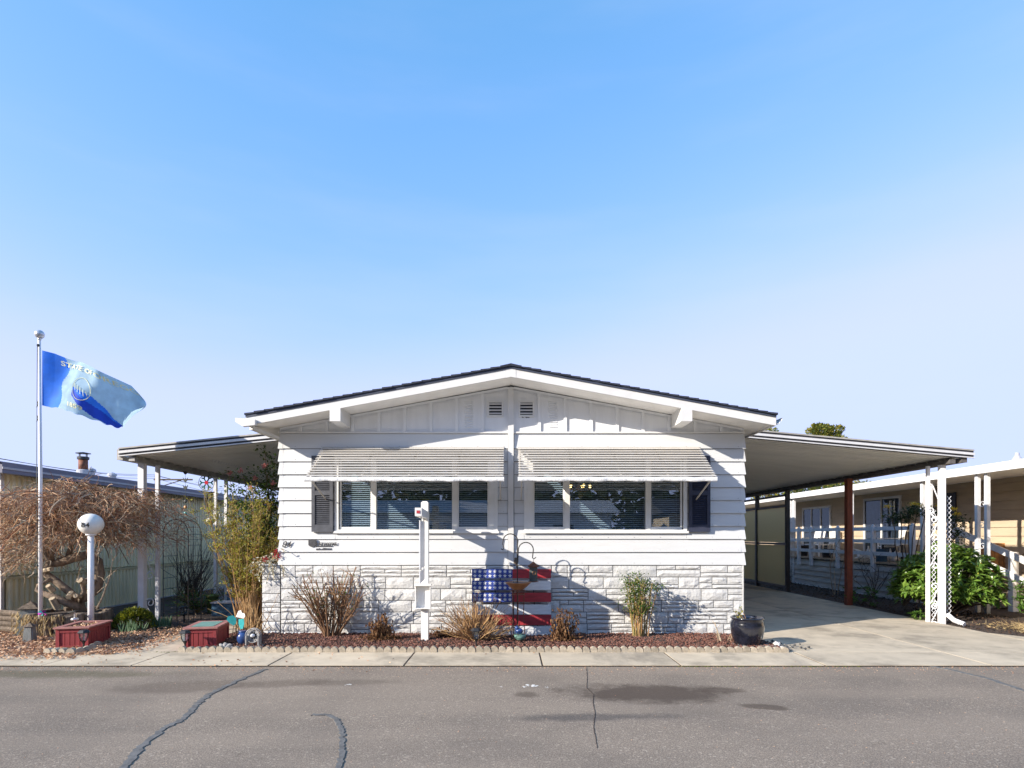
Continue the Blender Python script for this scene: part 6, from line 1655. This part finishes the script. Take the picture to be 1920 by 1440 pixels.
part('branches', st, M['bark'], t); part('leaves', lf, M['leafrhodo'], t, smooth=False); part('buds', bd, M['leafyellow'], t)
def small_rhodo(lc, label, n, rx, rz_, seed):
    rn = random.Random(seed); t = plant('evergreen_shrub', label, 'shrub', lc); lf = MB(); st = MB()
    for k in range(n):
        a = rn.random()*6.28; b = Vector((lc[0]+rx*rn.random()**.5*cos(a), lc[1]+rx*rn.random()**.5*sin(a), lc[2]+rn.random()*rz_))
        if k % 4 == 0: st.tube([lc, b], [.012,.005], 4)
        for q in range(8): lf.leaf(b, (rn.gauss(0,1), rn.gauss(0,1), rn.gauss(.2,.4)), rn.uniform(.07,.12), .035, rn)
    part('branches', st, M['bark'], t); part('leaves', lf, M['leafgreen'], t)
small_rhodo((9.75,1.6,0), 'yellow-green leafy shrub at the edge of the frame beside the stairs', 90, .5, .75, 55)
small_rhodo((7.85,4.0,0), 'low shaded evergreen shrub at the foot of the deck skirting', 36, .4, .4, 56)
small_rhodo((7.55,1.75,0), 'small leafy weed at the base of the white carport post', 12, .14, .16, 57)
rn = random.Random(102); lc = (8.75, 3.9, 0); t = plant('mahonia', 'tall dark shrub with yellow flower clusters in front of the porch', 'shrub', lc); st = MB(); lf = MB(); fw = MB()
heads = [(tp(px, py, yy)) for px, py, yy in ((1672,968,3.6),(1690,962,3.6),(1705,955,3.5),(1720,952,3.5),(1735,960,3.5),(1752,962,3.3),(1785,985,3.2),(1795,972,3.1),(1800,995,3.1),(1790,1010,3.2),(1700,972,3.5),(1770,968,3.2))]
for h_ in heads:
    h_ = Vector(h_); P = [Vector(lc).lerp(h_, k/7)+Vector((rn.gauss(0,.02), rn.gauss(0,.02), -.25*sin(k/7*pi)*.3)) for k in range(8)]; st.tube(P, [.016,.015,.014,.013,.012,.011,.01,.008], 5)
    for q in range(120):
        b = h_+Vector((rn.gauss(0,.09), rn.gauss(0,.10), rn.gauss(-.03,.065))); lf.leaf(b, (rn.gauss(0,1), rn.gauss(0,1), rn.gauss(-.1,.5)), rn.uniform(.05,.09), .032, rn)
for c in (tp(1714,945,3.4), tp(1727,948,3.4), tp(1742,952,3.3), tp(1760,948,3.2), tp(1788,955,3.0), tp(1794,964,3.0), tp(1664,950,3.5)):
    fw = MB()
    for q in range(70): fw.leaf(Vector(c)+Vector((rn.gauss(0,.032),rn.gauss(0,.03),rn.gauss(0,.018))), (rn.gauss(0,1), rn.gauss(0,1), rn.gauss(.4,.6)), .035, .02, rn)
    part('flower_cluster', fw, M['petalyellow'], t)
part('stems', st, M['bark'], t); part('leaves', lf, M['leafdark'], t)
def bare(lc, label, n, h, spread, matl, seed, r=.008):
    rn = random.Random(seed); t = plant('bare_shrub', label, 'shrub', lc); mb = MB()
    for k in range(n):
        P = cane_pts((lc[0]+rn.gauss(0,.04), lc[1]+rn.gauss(0,.04), -.02), (rn.gauss(0,spread), rn.gauss(0,spread), 1), h*rn.uniform(.5,1), 8, .11, rn); mb.tube(P, [r*(1-.8*i/8) for i in range(9)], 5)
        for q in range(4):
            i = rn.randrange(3,8); mb.tube(cane_pts(P[i], (rn.gauss(0,.7), rn.gauss(0,.7), .7), h*.2, 4, .15, rn), [r*.45,r*.4,r*.3,r*.25,r*.15], 4)
    part('branches', mb, matl, t)
bare((9.15,5.6,0), 'leafless dark shrub in front of the deck rail', 9, 1.25, .25, M['bark'], 71, .012)
bare((9.2,10.2,0), 'thin leafless shrub against the far deck skirting', 10, .8, .3, M['bark'], 72, .007)
bare((8.6,6.4,0), 'tall pale leafless stems rising before the porch window', 3, 2.4, .10, M['twig_grey'], 73, .013)
bare((9.1,.55,0), 'dry tan stalks beside the rhododendron', 10, 1.05, .32, M['canetan'], 74, .010)
rn = random.Random(75); mb = MB()
for k in range(1500):
    x, y = rn.gauss(9.0,.5), rn.gauss(.35,.3); d = Vector((rn.gauss(0,.8), rn.gauss(0,.8), rn.uniform(.05,.8)))
    if x < 8.2 or y < -.5: continue
    mb.leaf2((x,y,0), d, rn.uniform(.08,.26), .008, rn)
for k in range(1400):
    x, y = rn.uniform(8.0,11), rn.uniform(-.7,1.2)
    if x < 7.9+.9*max(0,.2-y): continue
    mb.leaf2((x,y,.01), (rn.gauss(0,1), rn.gauss(0,1), rn.uniform(0,.3)), rn.uniform(.03,.1), .012, rn)
solo('dry_grass', mb, M['drygrass'], 'dry straw-coloured grass and litter beside the driveway apron', 'grass', kind='stuff')

# ================================================================== TREES BEYOND
def conifer(loc, h, w_, label, seed, n=7000, frac=.55):
    rn = random.Random(seed); t = thing('conifer_tree', label, 'tree', loc, 'trees beyond the homes'); x, y, z = loc
    mb = MB(); mb.tube([(x,y,-.1),(x,y,h*.6),(x,y,h*.97)], [.22,.13,.02], 7); part('trunk', mb, M['bark'], t)
    lf = MB(); lobes = [(rn.gauss(0,w_*.16), rn.gauss(0,w_*.16), rn.uniform(.965,1.0)) for _ in range(3)]
    for k in range(n):
        v = rn.random()**.6; zz = h*(1-frac*(1-v)) if False else h*(1-frac*rn.random()); q = (h-zz)/(h*frac)
        lx_, ly_, lt = lobes[k % 3]; r_ = w_*.5*min(1, .30+q*1.4)*rn.uniform(.35,1.05)*(.85+.3*sin(zz*7+k % 3)); a = rn.random()*6.28
        b = Vector((x+lx_*(1-q)+r_*cos(a), y+ly_*(1-q)+r_*sin(a), zz*(lt if q < .4 else 1)))
        lf.leaf2(b, (cos(a)*.8+rn.gauss(0,.3), sin(a)*.8+rn.gauss(0,.3), rn.uniform(.1,.9)), rn.uniform(.10,.24), rn.uniform(.05,.09), rn)
    part('crown', lf, M['conifer'], t)
conifer((PX(1556,31), 31, 0), PZ(790,31), 2.9, 'yellow-green evergreen treetop rising above the carport roof', 201, 16000, .45)
conifer((PX(1440,24), 24, 0), PZ(801,24), 1.6, 'evergreen tip just visible beside the roof gutter', 202, 4000)
for i, (px, yy, py) in enumerate(((1490,27,908),(1545,25,902),(1600,23,899))):
    conifer((PX(px,yy), yy, 0), PZ(py,yy), 3.2, ('evergreen hedge tree seen beyond the privacy screen','evergreen hedge tree seen between screen and red-brown post','evergreen hedge tree seen behind the red-brown post')[i], 203+i, 5000, .7)

# ================================================================== ACROSS THE STREET (seen mirrored in the windows)
OP = thing('opposite_home', 'pale mobile home across the street mirrored in the window glass', 'house', (0, -22, 0))
mb = MB(); mb.box(-9, 5, -26, -20, -.05, 2.7); part('wall', mb, M['siding'], OP)
mb = MB(); mb.prism([(-19.6,2.7),(-23,3.5),(-26.4,2.7)], lambda u, v, t: (t, u, v), -9.4, 5.4); part('roof', mb, M['nroof'], OP)
for x in (-7.5,-4,-.6,2.6):
    mb = MB(); mb.box(x-.6, x+.6, -19.999, -19.96, 1.1, 2.2); w_ = part('window', mb, M['trim'], OP)
    mb = MB(); mb.box(x-.52, x+.52, -19.958, -19.95, 1.18, 2.12); part('pane', mb, M['darkgut'], w_)

OP2 = thing('second_opposite_home', 'tan mobile home across the street beside the pale one', 'house', (14, -22, 0))
mb = MB(); mb.box(8, 21, -26.5, -20.5, -.05, 2.7); part('wall', mb, M['tan'], OP2)
mb = MB(); mb.prism([(-20.1,2.7),(-23.5,3.6),(-26.9,2.7)], lambda u, v, t: (t, u, v), 7.6, 21.4); part('roof', mb, M['shingle'], OP2)
for x in (9.8, 13.5, 17.4):
    mb = MB(); mb.box(x-.7, x+.7, -20.499, -20.46, 1.1, 2.2); w_ = part('window', mb, M['trim'], OP2)
    mb = MB(); mb.box(x-.62, x+.62, -20.458, -20.45, 1.18, 2.12); part('pane', mb, M['darkgut'], w_)
rr = random.Random(300); mb = MB()
for k in range(46):      # tree belt added behind the opposite homes to block low sky light
    a = pi*(1.02+.96*(k+rr.uniform(-.3,.3))/45); R_ = rr.uniform(33,38); x, y = R_*cos(a)*1.15, R_*sin(a); h = rr.uniform(10.5,13); w_ = rr.uniform(3.2,4.6)
    mb.tube([(x,y,-.1),(x,y,h*.8)], [.3,.08], 6)
    for q in range(620):
        zz = h*rr.uniform(.08,1); f = (1-zz/h)**.6; b = rr.random()*6.28; r_ = w_*f*rr.uniform(.3,1.05)
        mb.leaf2((x+r_*cos(b), y+r_*sin(b), zz), (cos(b), sin(b), rr.uniform(-.3,.6)), rr.uniform(.6,1.2), rr.uniform(.5,.8), rr)
solo('added_tree_belt', mb, M['conifer'], 'added belt of evergreen trees blocking low sky behind the homes across the street', 'trees', (0, -40, 0), kind='stuff')
